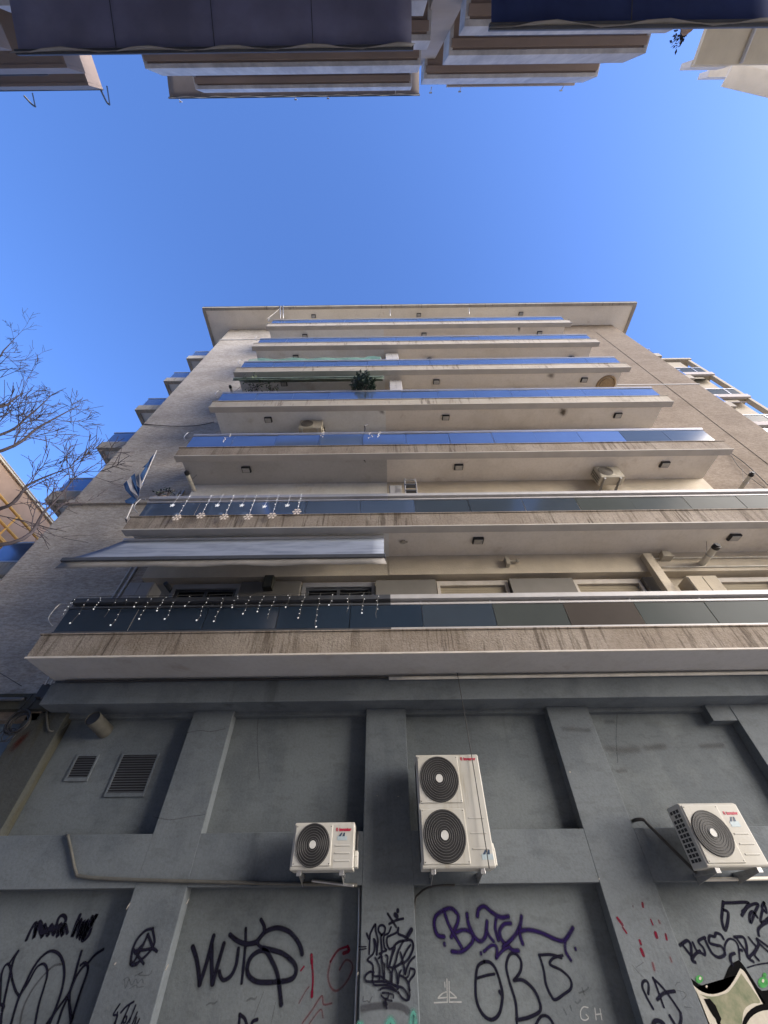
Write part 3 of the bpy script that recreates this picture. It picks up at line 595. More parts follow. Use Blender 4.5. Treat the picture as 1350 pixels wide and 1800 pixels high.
for w, pts in ((90, [(1068, 1316), (1095, 1319), (1120, 1317)]), (70, [(1135, 1315), (1168, 1312)]), (60, [(1232, 1312), (1270, 1310)]), (50, [(990, 1281), (1035, 1284)]), (40, [(1085, 1356), (1100, 1355)]), (40, [(1065, 1269), (1078, 1268)])):
    o = graf(P_SMEAR, 'brown smear on the painted wall', (0, 0), 1, 0.0 if not (985 < pts[0][0] < 1040) else -.2, [(w / 5, pts)]); o.name = 'smear'
def fill(m, pts, lift, label):
    mb = MB(); q = [at(1160 + p[0] / 7.105, 1560 + p[1] / 7.105, y=0) for p in pts]
    n = len(q); vs = [(a.x, -.002 - lift, a.z) for a in q]
    bm = bmesh.new(); bv = [bm.verts.new(Vector(v) - Vector(B['_o'])) for v in vs]; bm.faces.new(bv); bmesh.ops.triangulate(bm, faces=bm.faces)
    me = bpy.data.meshes.new('graffiti'); bm.to_mesh(me); bm.free(); me.materials.append(m)
    o = bpy.data.objects.new('graffiti', me); COL.objects.link(o); o.parent = B; o['label'] = label; return o
def smooth(pts): return [(p.x, p.y) for p in crv([(a, b, 0) for a, b in pts], 5)]
def blob(cx, cy, rx, ry): return [(cx + rx * math.cos(a), cy + ry * math.sin(a)) for a in [2 * math.pi * i / 28 for i in range(28)]]
fill(P_FILL_K, smooth([(365,1108),(450,1190),(600,1245),(700,1228),(790,1150),(850,1010),(900,950),(985,905)]) + smooth([(985,905),(1050,980),(1160,1150),(1270,1290),(1420,1250)]) + [(1420,2100),(720,2100),(500,1430),(405,1200)], 0, 'black outline of the painted piece')
fill(P_FILL_W, smooth([(410,1215),(520,1300),(660,1332),(820,1280),(920,1160),(1000,1008)]) + smooth([(1000,1008),(1060,1060),(1160,1230),(1295,1470),(1420,1600)]) + [(1420,2100),(750,2100),(620,1705),(520,1450)], .001, 'white body of the painted piece')
fill(P_FILL_G, smooth([(490,1330),(650,1362),(830,1320),(950,1180),(1012,1070)]) + smooth([(1012,1070),(1140,1250),(1250,1430),(1150,1450),(1050,1530),(1020,1720)]) + [(1020,2100),(860,2100),(700,1480),(600,1390)], .002, 'grey green shading of the painted piece')
fill(P_FILL_K, [(545,1390),(620,1388),(690,1470),(765,1640),(745,1705),(660,1600),(600,1500)], .003, 'black wedge in the painted piece')
fill(P_FILL_K, blob(1330, 1760, 310, 310), .003, 'black disc of the painted piece')
fill(P_FILL_W, blob(1350, 1800, 290, 270), .004, 'white disc of the painted piece')
fill(P_FILL_E, blob(490, 1145, 46, 50), .0025, 'green bubble'); fill(P_FILL_E, blob(1285, 1185, 62, 70), .0025, 'large green bubble'); fill(P_FILL_E, blob(1305, 1095, 26, 32), .0027, 'small green bubble')
fill(P_FILL_W, blob(500, 1135, 15, 22), .0035, 'white glint'); fill(P_FILL_W, blob(580, 1236, 13, 15), .0035, 'white glint'); fill(P_FILL_W, blob(1285, 1165, 15, 22), .0035, 'white glint')

# cracks and peeled patches of the soffits (wear with a shape of its own)
def patch(px, py, z, rx, ry, label, m=None, n=26, y=None):
    c = at(px, py, z=z) if y is None else at(px, py, y=y); r = random.Random(int(px)); off = Vector(B['_o'])
    def P3(a, b): return Vector((c.x + a, c.y + b, z - .003)) - off if y is None else Vector((c.x + a, y - .003, c.z + b)) - off
    k = [.55 + .6 * r.random() for _ in range(n)]; k = [(k[i - 1] + k[i] + k[(i + 1) % n]) / 3 for i in range(n)]
    vs = [P3(0, 0)] + [P3(rx * k[i] * math.cos(2 * math.pi * i / n) + .35 * ry * k[i] * math.sin(2 * math.pi * i / n), ry * k[i] * math.sin(2 * math.pi * i / n)) for i in range(n)]
    me = bpy.data.meshes.new('peeled_patch'); me.from_pydata([tuple(v) for v in vs], [], [(0, i + 1, (i + 1) % n + 1) for i in range(n)])
    uv = me.uv_layers.new(name="UVMap")
    for l in me.loops: uv.data[l.index].uv = (0, 0) if l.vertex_index == 0 else (1, 0)
    me.materials.append(m or P_PEEL); o = bpy.data.objects.new('peeled_patch', me); COL.objects.link(o); o.parent = B; o['label'] = label; return o
patch(990, 725, 13.494, .12, .20, 'peeled plaster patch with bare concrete'); patch(990, 724, 13.4925, .26, .30, 'pale ring round the peeled patch', P_DAMP)
patch(640, 808, 10.604, .05, .16, 'dark crack in the plaster', P_RUST); patch(968, 660, 16.404, .22, .2, 'round damp patch', P_DAMP); patch(912, 575, 22.134, .12, .3, 'dark damp streak', P_PEEL)
patch(707, 952, 7.714, .14, .12, 'broken plaster round a fitting', P_DAMP); patch(672, 724, 13.494, .16, .14, 'small blistered patch', P_DAMP)
patch(33, 1305, 0, .10, .26, 'rust bloom on the pillar', P_RUST, y=-.2)

P_CHIP = paint('pale_bare_plaster', (.34, .32, .29), .95, .5)
for i, (px, py, pl, rx, rz) in enumerate(((226, 1592, -.2, .012, .05), (203, 1694, -.2, .016, .018), (294, 1700, -.2, .014, .04), (330, 1585, -.2, .012, .05), (629, 1711, -.2, .012, .022), (301, 1548, -.2, .010, .02), (700, 1400, -.2, .03, .006), (663, 1399, -.2, .02, .005), (1002, 1357, -.2, .02, .02), (1053, 1545, -.2, .012, .02), (960, 1240, -.2, .02, .02))):
    patch(px, py, 0, rx, rz, 'chip of lost paint', P_CHIP, 14, y=pl).name = 'paint_chip'
for i, (pts, pl) in enumerate((([(270, 1436), (300, 1441), (330, 1436), (360, 1432)], -.2), ([(330, 1288), (352, 1284), (370, 1286), (396, 1281)], -.2), ([(1085, 1250), (1083, 1300), (1086, 1340)], 0), ([(455, 1250), (452, 1300), (456, 1370)], 0))):
    graf(P_FAINT, 'hairline crack in the painted wall', (0, 0), 1, pl, [(1.6, pts)]).name = 'crack'

# ------------------------------------------------------------------ air conditioners
def ac_unit(name, org, w, h, d, fans, label, mAC, fan_d=None, mG=None, side_slots=False, printed=True, ring_n=7):
    """org: left bottom front corner (x, yfront, z)"""
    x, y, z = org; t = thing(name, (x + w / 2, y + d, z), label, 'air conditioner')
    c = MB(); ch = .035
    c.prism([(y + .012, z), (y + d, z), (y + d, z + h), (y + ch, z + h), (y, z + h - ch * .6), (y, z + .02)], 'x', x, x + w)
    c.build('casing', mAC, t, .012)
    fp = w * (.64 if fans == 1 else .74); fh = h / fans
    fp = min(fp, fh * .98) if fans == 2 else fp
    for i in range(fans):
        zz = z + fh * i; m0 = .022
        p = MB(); p.prism([(x + m0, zz + m0 + .015), (x + fp, zz + m0 + .015), (x + fp, zz + fh - m0 - .005), (x + m0, zz + fh - m0 - .005)], 'y', y - .012, y + .004)
        pan = p.build('fan_panel', mAC, t, .01)
        cx, cz = x + (m0 + fp) / 2, zz + fh / 2 + .004; r = min(fp - m0, fh - 2 * m0) * .475
        if fan_d: r = fan_d / 2
        g = MB(); 
        for rr, yy in ((r, -.014), (r * .96, -.022), (r * .6, -.026)): disc(g, (cx, y + yy, cz), rr, 'y', 48)
        gr = g.build('grille', mG or M['grille'], t)
        rg = MB()
        for j in range(ring_n): rg.ring((cx, y - .028, cz), r * (.26 + .70 * j / (ring_n - 1)), .0024, 'y', 44, 4)
        rg.build('wire_rings', M['ring'], gr)
        hb = MB() if not mG else None
        if hb: disc(hb, (cx, y - .034, cz), r * .17, 'y', 28); hb.ring((cx, y - .032, cz), r * .17, .004, 'y', 28, 4); hb.build('hub', M['hub'], gr)
        sc = MB()
        for sx in (x + m0 + .022, x + fp - .022):
            for sz in (zz + m0 + .036, zz + fh - m0 - .027): disc(sc, (sx, y - .0135, sz), .006, 'y', 10)
        sc.build('screws', M['black'], pan)
    xr0 = x + fp + .045; xr1 = x + w - .05
    ridges = MB()
    for j in range(3):
        zz = z + h * (.5 - .155 * j) if fans == 1 else z + h * (.40 - .125 * j)
        ridges.box(xr0, xr1, y - .006, y + .002, zz - .013, zz + .004)
    ridges.build('ridges', mAC, t, .003)
    if printed:
        zt = z + h * (.80 if fans == 1 else .935); s = (xr1 - xr0) * .235
        lb = text('logo', 'inventor', s, (xr0 + s * .95, y - .002, zt), M['red'], t, .004)
        MB().box(xr0, xr0 + s * .22, y - .003, y, zt, zt + s * .75).box(xr0 + s * .34, xr0 + s * .52, y - .003, y, zt - s * .1, zt + s * .75).box(xr0 + s * .22, xr0 + s * .52, y - .0026, y, zt + s * .55, zt + s * .75).build('logo_mark', M['red'], t)
        zb = z + h * (.60 if fans == 1 else .062); bw = (xr1 - xr0) * .66; bx = xr0 + (xr1 - xr0) * (.12 if fans == 1 else .5)
        bd = MB().box(bx, bx + bw, y - .0025, y, zb, zb + h * (.09 if fans == 1 else .045)).build('badge', M['badge'], t)
        q = h * (.085 if fans == 1 else .04)
        MB().add([(bx + bw * .1, y - .004, zb + q), (bx + bw * .38, y - .004, zb + q * 1.9), (bx + bw * .52, y - .004, zb + q * 1.9), (bx + bw * .34, y - .004, zb + q)], [(0, 1, 2, 3)]).add([(bx + bw * .5, y - .004, zb + q), (bx + bw * .64, y - .004, zb + q * 1.9), (bx + bw * .78, y - .004, zb + q * 1.9), (bx + bw * .74, y - .004, zb + q)], [(0, 1, 2, 3)]).build('badge_mark', M['navy'], bd)
    # service cover with pipes on the right side
    MB().prism([(y + d * .35, z + .03), (y + d, z + .03), (y + d, z + h * .42 / fans), (y + d * .5, z + h * .42 / fans), (y + d * .35, z + h * .30 / fans)], 'x', x + w, x + w + .05).build('pipe_cover', mAC, t, .012)
    MB().tube(crv([(x + w + .025, y + d * .7, z + h * .36 / fans), (x + w + .03, y + d * .7, z + h * .7 / fans), (x + w + .03, y + d * .95, z + h * .85 / fans), (x + w + .02, y + d + .1, z + h * .86 / fans)]), .016, 8).build('pipe', M['cable'] if fans == 1 else mAC, t, smooth=True)
    if side_slots:
        sl = MB(); n = 11
        for j in range(n):
            for q in range(3):
                zz = z + h * (.10 + .84 * j / n); yy = y + .07 + (d - .1) * q / 3
                if j == n - 2 and q > 1: continue
                sl.box(x - .003, x + .002, yy, yy + (d - .1) / 3 - .022, zz, zz + h * .84 / n - .016)
        sl.build('side_grille', M['black'], t)
    else:
        MB().box(x - .003, x + .001, y + .09, y + d - .04, z + .08, z + h - .08).build('side_grille', M['black'], t)
    for bx in (x + w * .13, x + w * .80):
        b = MB(); b.box(bx, bx + .035, y + .03, -.2 if z < 4 else -.27, z - .045, z - .005); b.prism([(y + .05, z - .045), (-.2 if z < 4 else -.27, z - .045), (-.2 if z < 4 else -.27, z - .12)], 'x', bx + .012, bx + .02)
        b.box(bx - .012, bx + .047, y + .02, y + .06, z - .05, z + .004)
        b.build('bracket', M['galv'], t, .004)
    return t
ac_unit('air_conditioner', (-1.245, -.65, 2.185), .80, .475, .30, 1, 'small ivory air conditioner with one fan on the beam left of the central pillar', M['ac'], fan_d=.445)
ac_unit('air_conditioner', (.42, -.70, 2.18), .92, 1.25, .34, 2, 'tall ivory air conditioner with two stacked fans right of the central pillar', M['ac'], ring_n=8)
ac_unit('air_conditioner', (3.93, -.75, 2.155), .77, .645, .34, 1, 'wide ivory air conditioner with one fan and slotted side at far right', M['ac'], side_slots=True, fan_d=.475)
ac_unit('air_conditioner', (5.99, -.78, 10.06), .66, .50, .30, 1, 'ivory air conditioner on the wall above the second balcony rail', M['ac_old'], fan_d=.40, mG=M['fan_old'], side_slots=True, printed=False, ring_n=5)
ac_unit('air_conditioner', (-2.80, -.78, 12.93), .76, .53, .30, 1, 'aged ivory air conditioner above the third balcony rail', M['ac_old'], fan_d=.42, mG=M['fan_old'], printed=False, ring_n=5)
ORD = ['lowest', 'second', 'third', 'fourth', 'fifth', 'sixth', 'topmost']

# ------------------------------------------------------------------ soffit lamps
SOFF = [None, ZB[1] + .055, ZB[2] + .055, ZB[3] + .055, ZB[4] + .055, ZB[5] + .055, ZB[6] + .055, ZE + .02]
def lamp(x, y, z, label):
    t = thing('ceiling_lamp', (x, y, z), label, 'lamp', 'small square lamps under the balconies')
    MB().box(x - .125, x + .125, y - .095, y + .095, z - .07, z).build('housing', M['black'], t, .015)
    MB().box(x - .10, x + .10, y - .072, y + .072, z - .082, z - .070).build('diffuser', M['galv'], t, .01)
    return t
for k in range(1, 8):
    xs = [-3.9, 2.14, 8.0]
    if k == 1: xs = [2.14, 8.0]
    if k == 5: xs = [-3.9]
    for i, x in enumerate(xs):
        where = {-3.9: 'left of the middle', 2.14: 'near the middle', 8.0: 'towards the right end'}[x]
        un = 'under the roof eaves' if k == 7 else 'under the %s balcony' % ORD[k]
        lamp(x, -.81, SOFF[k], 'small dark square lamp %s, %s' % (un, where))
for x, w in ((2.14, 'near the middle'), (8.6, 'near the right end')):
    z = SOFF[5]; t = thing('round_lamp', (x, -.80, z), 'round bulkhead lamp with dark rim under the sixth balcony %s' % w, 'lamp', 'round bulkhead lamps')
    MB().tube([(x, -.55, z - .02), (x, -.60, z - .17)], .15, 24).build('rim', M['black'], t); MB().tube([(x, -.60, z - .172), (x, -.61, z - .20)], .115, 24).build('diffuser', M['hub'], t)
x, y, z = at(707, 952, z=SOFF[1]); t = thing('lamp_holder', (x, y, SOFF[1]), 'broken lamp fitting with bare socket under the second balcony', 'lamp fitting')
MB().tube([(x + .03, y - .02, SOFF[1]), (x + .03, y - .02, SOFF[1] - .06)], .045, 12).tube([(x - .04, y + .02, SOFF[1] - .02), (x + .12, y - .02, SOFF[1] - .03)], .02, 8).build('socket', M['ac_old'], t)

# ------------------------------------------------------------------ boiler flues
def flue(px, py, r, label, yt=-.95, L=.72):
    c = at(px, py, y=yt); t = thing('flue_pipe', (c.x, -.27, c.z), label, 'flue pipe', 'boiler flue pipes')
    MB().tube([(c.x, yt + L + .02, c.z), (c.x, yt + .12, c.z)], r, 18).build('pipe', M['pvc'], t, smooth=False)
    MB().tube([(c.x, yt + .12, c.z), (c.x, yt + .03, c.z)], r * 1.12, 18).tube([(c.x, yt + .03, c.z), (c.x, yt, c.z)], r * .75, 18).build('terminal', M['black'], t)
    MB().ring((c.x, yt + .33, c.z), r * 1.06, .008, 'y', 20, 5).build('clamp', M['galv'], t)
    a = c + Vector((.0, .36, r)); MB().tube([(a.x, a.y, a.z), (a.x + .26, a.y - .1, a.z + .52)], .005, 5).build('tie_rod', M['cable'], t)
for a in [(327, 828, .055, 'ivory flue pipe with black tip above the left end of the second balcony'), (398, 730, .05, 'ivory flue pipe with black tip above the left end of the third balcony'),
          (404, 677, .05, 'ivory flue pipe with black tip at the left end of the fourth balcony'), (1262, 957, .068, 'thick grey flue pipe with black tip above the lowest balcony on the right'),
          (1324, 830, .055, 'grey flue pipe at the right corner wall above the second balcony'), (1003, 660, .05, 'ivory flue pipe above the fourth balcony on the right'),
          (809, 576, .05, 'ivory flue pipe above the sixth balcony near the middle'), (510, 549, .05, 'ivory flue pipe with black tip above the topmost balcony')]: flue(*a)

# ------------------------------------------------------------------ awnings of this building
def awning(name, x0, x1, yi, zi, yo, zo, drop, mC, mV, label, arms=True, wav=.015, mbar=None):
    t = thing(name, ((x0 + x1) / 2, yi, zi), label, 'awning')
    n = max(6, int((x1 - x0) / .25)); mb = MB(); ns = 5; vs = []
    for i in range(n + 1):
        x = x0 + (x1 - x0) * i / n
        for j in range(ns + 1):
            u = j / ns; vs.append((x, yi + (yo - yi) * u, zi + (zo - zi) * u - .05 * math.sin(math.pi * u) - .006 * math.sin(i * 1.7) * u))
    fs = [(i * (ns + 1) + j, (i + 1) * (ns + 1) + j, (i + 1) * (ns + 1) + j + 1, i * (ns + 1) + j + 1) for i in range(n) for j in range(ns)]
    o = mb.add(vs, fs).build('cloth', mC, t, smooth=True); s = o.modifiers.new('thick', 'SOLIDIFY'); s.thickness = .006
    MB().box(x0 - .03, x1 + .03, yo - .04, yo + .02, zo - .05, zo + .03).build('front_bar', mbar or M['dkmetal'], t, .008)
    v = MB(); vs = []
    for i in range(n + 1):
        x = x0 + (x1 - x0) * i / n
        for j in range(3):
            u = j / 2; vs.append((x - (.12 * u * (1 - 2 * i / n)) * .4, yo - .01 + wav * math.sin(i * 1.3 + u) * u, zo - .05 - drop * u - .012 * math.sin(i * .9) * u))
    v.add(vs, [(i * 3 + j, (i + 1) * 3 + j, (i + 1) * 3 + j + 1, i * 3 + j + 1) for i in range(n) for j in range(2)])
    o = v.build('valance', mV, t, smooth=True); s = o.modifiers.new('thick', 'SOLIDIFY'); s.thickness = .005
    k = max(2, int((x1 - x0) / 1.25))
    for i in range(1, k):
        x = x0 + (x1 - x0) * i / k; pp = [(x, yi + (yo - yi) * u, zi + (zo - zi) * u - .05 * math.sin(math.pi * u) - .016) for u in (0, .2, .4, .6, .8, 1)]
        sm = MB()
        for a, b in zip(pp, pp[1:]): sm.bar(a, b, .011, .003)
        sm.build('seam', mbar or M['dkmetal'], t)
    MB().tube([(x0, yi, zi + .02), (x1, yi, zi + .02)], .045, 10).build('roller', mbar or M['alu'], t)
    if arms:
        for xx in (x0 + .5, x1 - .5):
            s = 1 if xx < (x0 + x1) / 2 else -1
            MB().bar((xx, yi, zi - .12), (xx + s * .45, (yi + yo) / 2, (zi + zo) / 2 - .12), .05, .035).bar((xx + s * .45, (yi + yo) / 2, (zi + zo) / 2 - .12), (xx + s * .02, yo, zo - .02), .045, .03).build('folding_arm', M['alu'], t)
    return t
aw = awning('awning', -5.80, -.01, -1.05, 7.57, -1.95, 6.24, .14, M['awn'], M['val'], 'long grey blue awning spread over the left half of the lowest balcony')
awning('awning', at(411, 668, y=-1.45).x, at(673, 664, y=-1.45).x, -.95, 16.28, -1.45, at(500, 665, y=-1.45).z, .09, M['awn_g'], M['awn_g'], 'weathered green awning half rolled out above the fourth balcony', arms=False, mbar=M['awn_g'])

# green shade net on the fifth balcony
z0 = ZB[4] + 1.16
t = thing('shade_net', (-2.8, YF + .1, z0), 'green shade net tied above the fifth balcony rail on the left', 'shade net')
mb = MB(); n = 40; vs = []
for i in range(n + 1):
    x = -5.6 + 5.55 * i / n; hh = .52 + .035 * math.sin(i * .55) + (.12 if 35 < i < 39 else 0)
    for j in range(3): vs.append((x, YF + .1 + .02 * math.sin(i * .7 + j), z0 - .05 + (hh + .05) * j / 2))
mb.add(vs, [(i * 3 + j, (i + 1) * 3 + j, (i + 1) * 3 + j + 1, i * 3 + j + 1) for i in range(n) for j in range(2)]).build('net', M['net'], t)
for i in range(5):
    x = -5.6 + 5.55 * i / 4; MB().tube([(x, YF + .12, z0 - .1), (x, YF + .12, z0 + .5)], .012, 6).build('post', M['leaf2'] if i < 4 else M['white'], t)

# white cupboards / boards behind the rails
def board(px0, px1, py, yb, zbase, label, name='cupboard', cat='cupboard', mm=None):
    a = at(px0, py, y=yb); b = at(px1, py, y=yb); t = thing(name, ((a.x + b.x) / 2, yb, zbase), label, cat)
    MB().box(a.x, b.x, yb, yb + .35, zbase, a.z).build('body', mm or M['white'], t, .01)
    w = b.x - a.x
    MB().box(a.x + .02, a.x + w * .49, yb - .012, yb, zbase + .05, a.z - .03).box(a.x + w * .51, b.x - .02, yb - .012, yb, zbase + .05, a.z - .03).build('door', mm or M['white'], t, .006)
board(677, 700, 621, -.95, ZB[4] + .2, 'white cupboard behind the fifth balcony rail at the party line')
board(684, 706, 669, -.95, ZB[3] + .2, 'white cupboard behind the fourth balcony rail at the party line')
board(684, 706, 853, -.75, ZB[1] + .2, 'white cupboard behind the second balcony rail at the party line')
board(228, 272, 1024, -.62, ZB[0] + .2, 'tall pale cupboard at the left end of the lowest balcony')
t = board(1205, 1258, 1012, -.62, ZB[0] + .2, 'tall cream boiler cupboard with grooves on the lowest balcony at right', mm=M['nb'])

# step ladder / chair back behind the second balcony rail
a = at(713, 868, y=-.9); b = at(733, 868, y=-.9); tz = at(722, 844, y=-.9).z
t = thing('step_ladder', ((a.x + b.x) / 2, -.8, ZB[1] + .2), 'grey metal step ladder with rounded top behind the second balcony rail', 'ladder')
MB().tube(crv([(a.x, -.9, ZB[1] + .2), (a.x, -.9, tz - .1), (a.x + .03, -.9, tz - .02), (a.x + .08, -.9, tz), (b.x - .08, -.9, tz), (b.x - .03, -.9, tz - .02), (b.x, -.9, tz - .1), (b.x, -.9, ZB[1] + .2)], 5), .018, 8).build('frame', M['galv'], t, smooth=True)
st = MB()
for i in range(5): st.box(a.x, b.x, -.92, -.80, tz - .22 - .25 * i, tz - .18 - .25 * i)
st.build('steps', M['dkmetal'], t)

# wicker basket on the fourth balcony wall
c = at(1062, 673, y=-.6); t = thing('straw_shade', (c.x, c.y, c.z - .2), 'rounded straw basket on the wall above the fourth balcony rail', 'basket')
mb = MB(); n = 14
for j in range(4): mb.ring((c.x, c.y, c.z - .16 + .09 * j), .34 - .035 * j, .05, 'z', 22, 6)
mb.build('weave', M['wicker'], t, smooth=True); MB().tube([(c.x, c.y, c.z - .2), (c.x, c.y, c.z + .15)], .28, 18, .2).build('lid', M['wicker'], t)

# ------------------------------------------------------------------ fairy lights
def star(mb, c, r, n=5, tip=.42, th=.012):
    c = Vector(c); pts = [(c.x + (r if i % 2 == 0 else r * tip) * math.sin(math.pi * i / n), c.z + (r if i % 2 == 0 else r * tip) * math.cos(math.pi * i / n)) for i in range(2 * n)]
    mb.prism(pts, 'y', c.y - th / 2, c.y + th / 2)
def ball(mb, c, r):
    c = Vector(c); mb.add([c + Vector(d) * r for d in ((1, 0, 0), (-1, 0, 0), (0, 1, 0), (0, -1, 0), (0, 0, 1), (0, 0, -1))], [(0, 2, 4), (2, 1, 4), (1, 3, 4), (3, 0, 4), (2, 0, 5), (1, 2, 5), (3, 1, 5), (0, 3, 5)])
yl = YF - .045
t = thing('icicle_lights', (-2.9, yl, ZB[0] + 1.17), 'icicle string of small white fairy lights along the lowest balcony rail', 'fairy lights')
wire, bl = MB(), MB(); x = -5.68; zt = ZB[0] + 1.18; i = 0
top = []
while x < -.1:
    L = [.42, .62, .30, .52, .66, .26, .5][i % 7] * rnd.uniform(.8, 1.1); pts = []
    n = 6
    for j in range(n + 1): pts.append((x + rnd.uniform(-.018, .018) - .03 * j / n, yl + rnd.uniform(-.01, .0), zt - L * j / n))
    wire.tube(pts, .0026, 4)
    for j in range(1, n + 1):
        if rnd.random() < .8: ball(bl, (pts[j][0] + rnd.uniform(-.02, .02), pts[j][1] - .008, pts[j][2]), .0095 if j < n else .017)
    top.append((x, yl, zt + rnd.uniform(-.01, .01))); x += rnd.uniform(.20, .34); i += 1
for j in range(9):      # the ones hung along the short end railing
    yy = YF + .05 + .12 * j; L = rnd.uniform(.2, .5); xx = -5.81
    wire.tube([(xx, yy, zt), (xx, yy, zt - L)], .0035, 4)
    for q in range(3): ball(bl, (xx, yy, zt - L * (q + 1) / 3), .014)
wire.tube(top, .005, 4); wire.build('wire', M['conduit'], t); bl.build('bulbs', M['bulb'], t)
zt = ZB[1] + 1.17
def hang(px, py, py2, big):
    a = at(px, py2, y=yl - .02)
    w, s = MB(), MB(); x0, z0 = a.x, a.z
    lab = 'light string with a %s, %s along the second balcony' % ('large snowflake' if big else 'small star', py)
    t = thing('star_lights', (x0, yl, zt), lab, 'fairy lights', 'star and snowflake strings on the second balcony')
    w.tube([(x0, yl, zt), (x0, yl - .02, z0)], .004, 4); w.build('wire', M['galv'], t)
    if big:
        for q in range(6):
            an = q * math.pi / 3; c = (x0 + .075 * math.cos(an), yl - .03, z0 + .075 * math.sin(an)); star(s, c,   .034, 5); s.bar((x0, yl - .03, z0), c, .008, .008)
        b = MB()
        for q in range(4): ball(b, (x0 + rnd.uniform(-.015, .015), yl - .022, zt - (zt - z0) * (q + .6) / 5), .016)
        b.build('bulbs', M['bulb'], t); s.build('snowflake', M['warmbulb'], t)
    else: star(s, (x0, yl - .03, z0), .06); s.build('star', M['bulb'], t)
names = ['first from the left', 'second from the left', 'third from the left', 'fourth from the left', 'fifth from the left', 'sixth from the left']
for i, (px, py2) in enumerate([(311, 910), (353, 907), (394, 909), (436, 909), (478, 907), (522, 900)]): hang(px, names[i], py2, True)
for i, (px, py2) in enumerate([(303, 889), (382, 889), (425, 889), (465, 891), (505, 889)]): hang(px, names[i], py2, False)
for i, (px, py, nb) in enumerate([(400, 768, 5), (565, 764, 3), (651, 766, 3), (667, 764, 3)]):
    a = at(px, py, y=yl - .02); t = thing('light_cluster', (a.x, a.y, a.z), 'small tangle of fairy lights on the third balcony rail, %s' % names[i], 'fairy lights', 'light tangles on the third rail')
    b, w = MB(), MB(); pp = []
    for q in range(nb + 2): pp.append((a.x + rnd.uniform(-.07, .07), a.y, a.z + .16 - .07 * q)); ball(b, pp[-1], .02)
    w.tube(pp, .004, 4); w.build('wire', M['galv'], t); b.build('bulbs', M['warmbulb'], t)

# ------------------------------------------------------------------ flag
yfl = -1.5
pa, pb = at(222, 912, y=yfl + .1), at(275, 792, y=yfl - .25)
t = thing('flag', tuple(pa), 'torn blue and white striped flag on a pole left of the second balcony', 'flag')
MB().tube([pa, pb], .014, 8).build('pole', M['white'], t)
# cloth hanging in folds: rows from the hoist (along the pole) out to the left, striped blue and white
rows = [[(262, 808), (250, 822), (243, 838), (236, 852), (230, 862)], [(263, 826), (247, 835), (236, 846), (228, 858), (218, 850)], [(259, 848), (245, 858), (235, 866), (226, 872), (221, 868)], [(252, 856), (243, 872), (236, 880), (228, 884), (219, 879)]]
def quad(lst, m, nm, dy):
    q = [at(a, b, y=yfl - .05 + dy + .03 * math.sin(a * .3)) for a, b in lst]
    o = MB().add(q, [tuple(range(len(q)))]).build(nm, m, t); s = o.modifiers.new('thick', 'SOLIDIFY'); s.thickness = .004
stripes = [([(273, 795), (274, 800), (266, 813), (264, 806)], 'fl_blue'), ([(264, 806), (266, 813), (258, 832), (246, 836)], 'fl_blue'), ([(246, 836), (252, 826), (258, 832), (251, 853), (245, 844)], 'fl_blue'), ([(262, 811), (250, 822), (262, 820)], 'fl_blue'),
           ([(245, 832), (251, 853), (246, 858), (238, 840)], 'fl_white'), ([(237, 832), (240, 850), (243, 868), (236, 856), (230, 838)], 'fl_blue'), ([(238, 852), (246, 858), (243, 874), (235, 858)], 'fl_blue'), ([(223, 846), (230, 838), (236, 856), (229, 862)], 'fl_white'),
           ([(217, 851), (223, 845), (229, 862), (240, 878), (232, 874), (221, 862)], 'fl_blue'), ([(229, 862), (236, 857), (243, 873), (240, 878)], 'fl_white'), ([(219, 880), (232, 873), (241, 878), (234, 886), (221, 884)], 'fl_blue')]
for i, (q, mm) in enumerate(stripes): quad(q, M[mm], 'cloth_strip', -.004 * i)
t = thing('small_flag', tuple(at(222, 908, y=-1.36)), 'little dark rag on the left corner of the second balcony coping', 'rag')
q = [at(a, b, y=-1.38) for a, b in ((219, 911), (224, 914), (222, 920))]
o = MB().add(q, [(0, 1, 2)]).build('cloth', M['black'], t); s = o.modifiers.new('thick', 'SOLIDIFY'); s.thickness = .004

# ------------------------------------------------------------------ balcony plants
def leafy(mb, c, r, n, size, m=None, seed=1, zs=1.0):
    q = random.Random(seed)
    for _ in range(n):
        d = Vector((q.gauss(0, 1), q.gauss(0, 1), q.gauss(0, 1))).normalized() * r * q.random() ** .4; d.z *= zs
        p = Vector(c) + d; a = Vector((q.uniform(-1, 1), q.uniform(-1, 1), q.uniform(-.6, 1))).normalized() * size * q.uniform(.6, 1.3); b = a.cross(Vector((q.random(), q.random(), q.random()))).normalized() * size * .28
        mb.add([p, p + a * .5 + b, p + a, p + a * .5 - b], [(0, 1, 2, 3)])
def plant(name, c, r, n, size, label, m, seed, zs=1.0):
    t = thing(name, (c.x, c.y, c.z - r), label, 'plant')
    mb = MB(); leafy(mb, c, r, n, size, None, seed, zs); mb.build('foliage', m, t)
    st = MB(); q = random.Random(seed)
    for i in range(12): st.tube(crv([(c.x, YF + .32, c.z - r - .15), (c.x + q.uniform(-.3, .3) * r, c.y, c.z - r * .3), (c.x + q.uniform(-1, 1) * r, c.y + q.uniform(-.4, .2) * r, c.z + q.uniform(-.3, .9) * r * zs)], 4), .007, 4)
    st.build('stems', M['bark'], t)
    MB().tube([(c.x, YF + .32, c.z - r - .45), (c.x, YF + .32, c.z - r - .15)], .11, 14, .15).build('pot', M['brick'], t)
plant('shrub', at(640, 677, y=-1.30), .46, 620, .14, 'dense dark green shrub spilling over the fourth balcony rail near the middle', M['leaf'], 3, .75)
plant('straggly_plant', at(450, 679, y=-1.15), .55, 80, .11, 'thin straggly plant above the fourth balcony rail on the left', M['leaf2'], 5, .8)
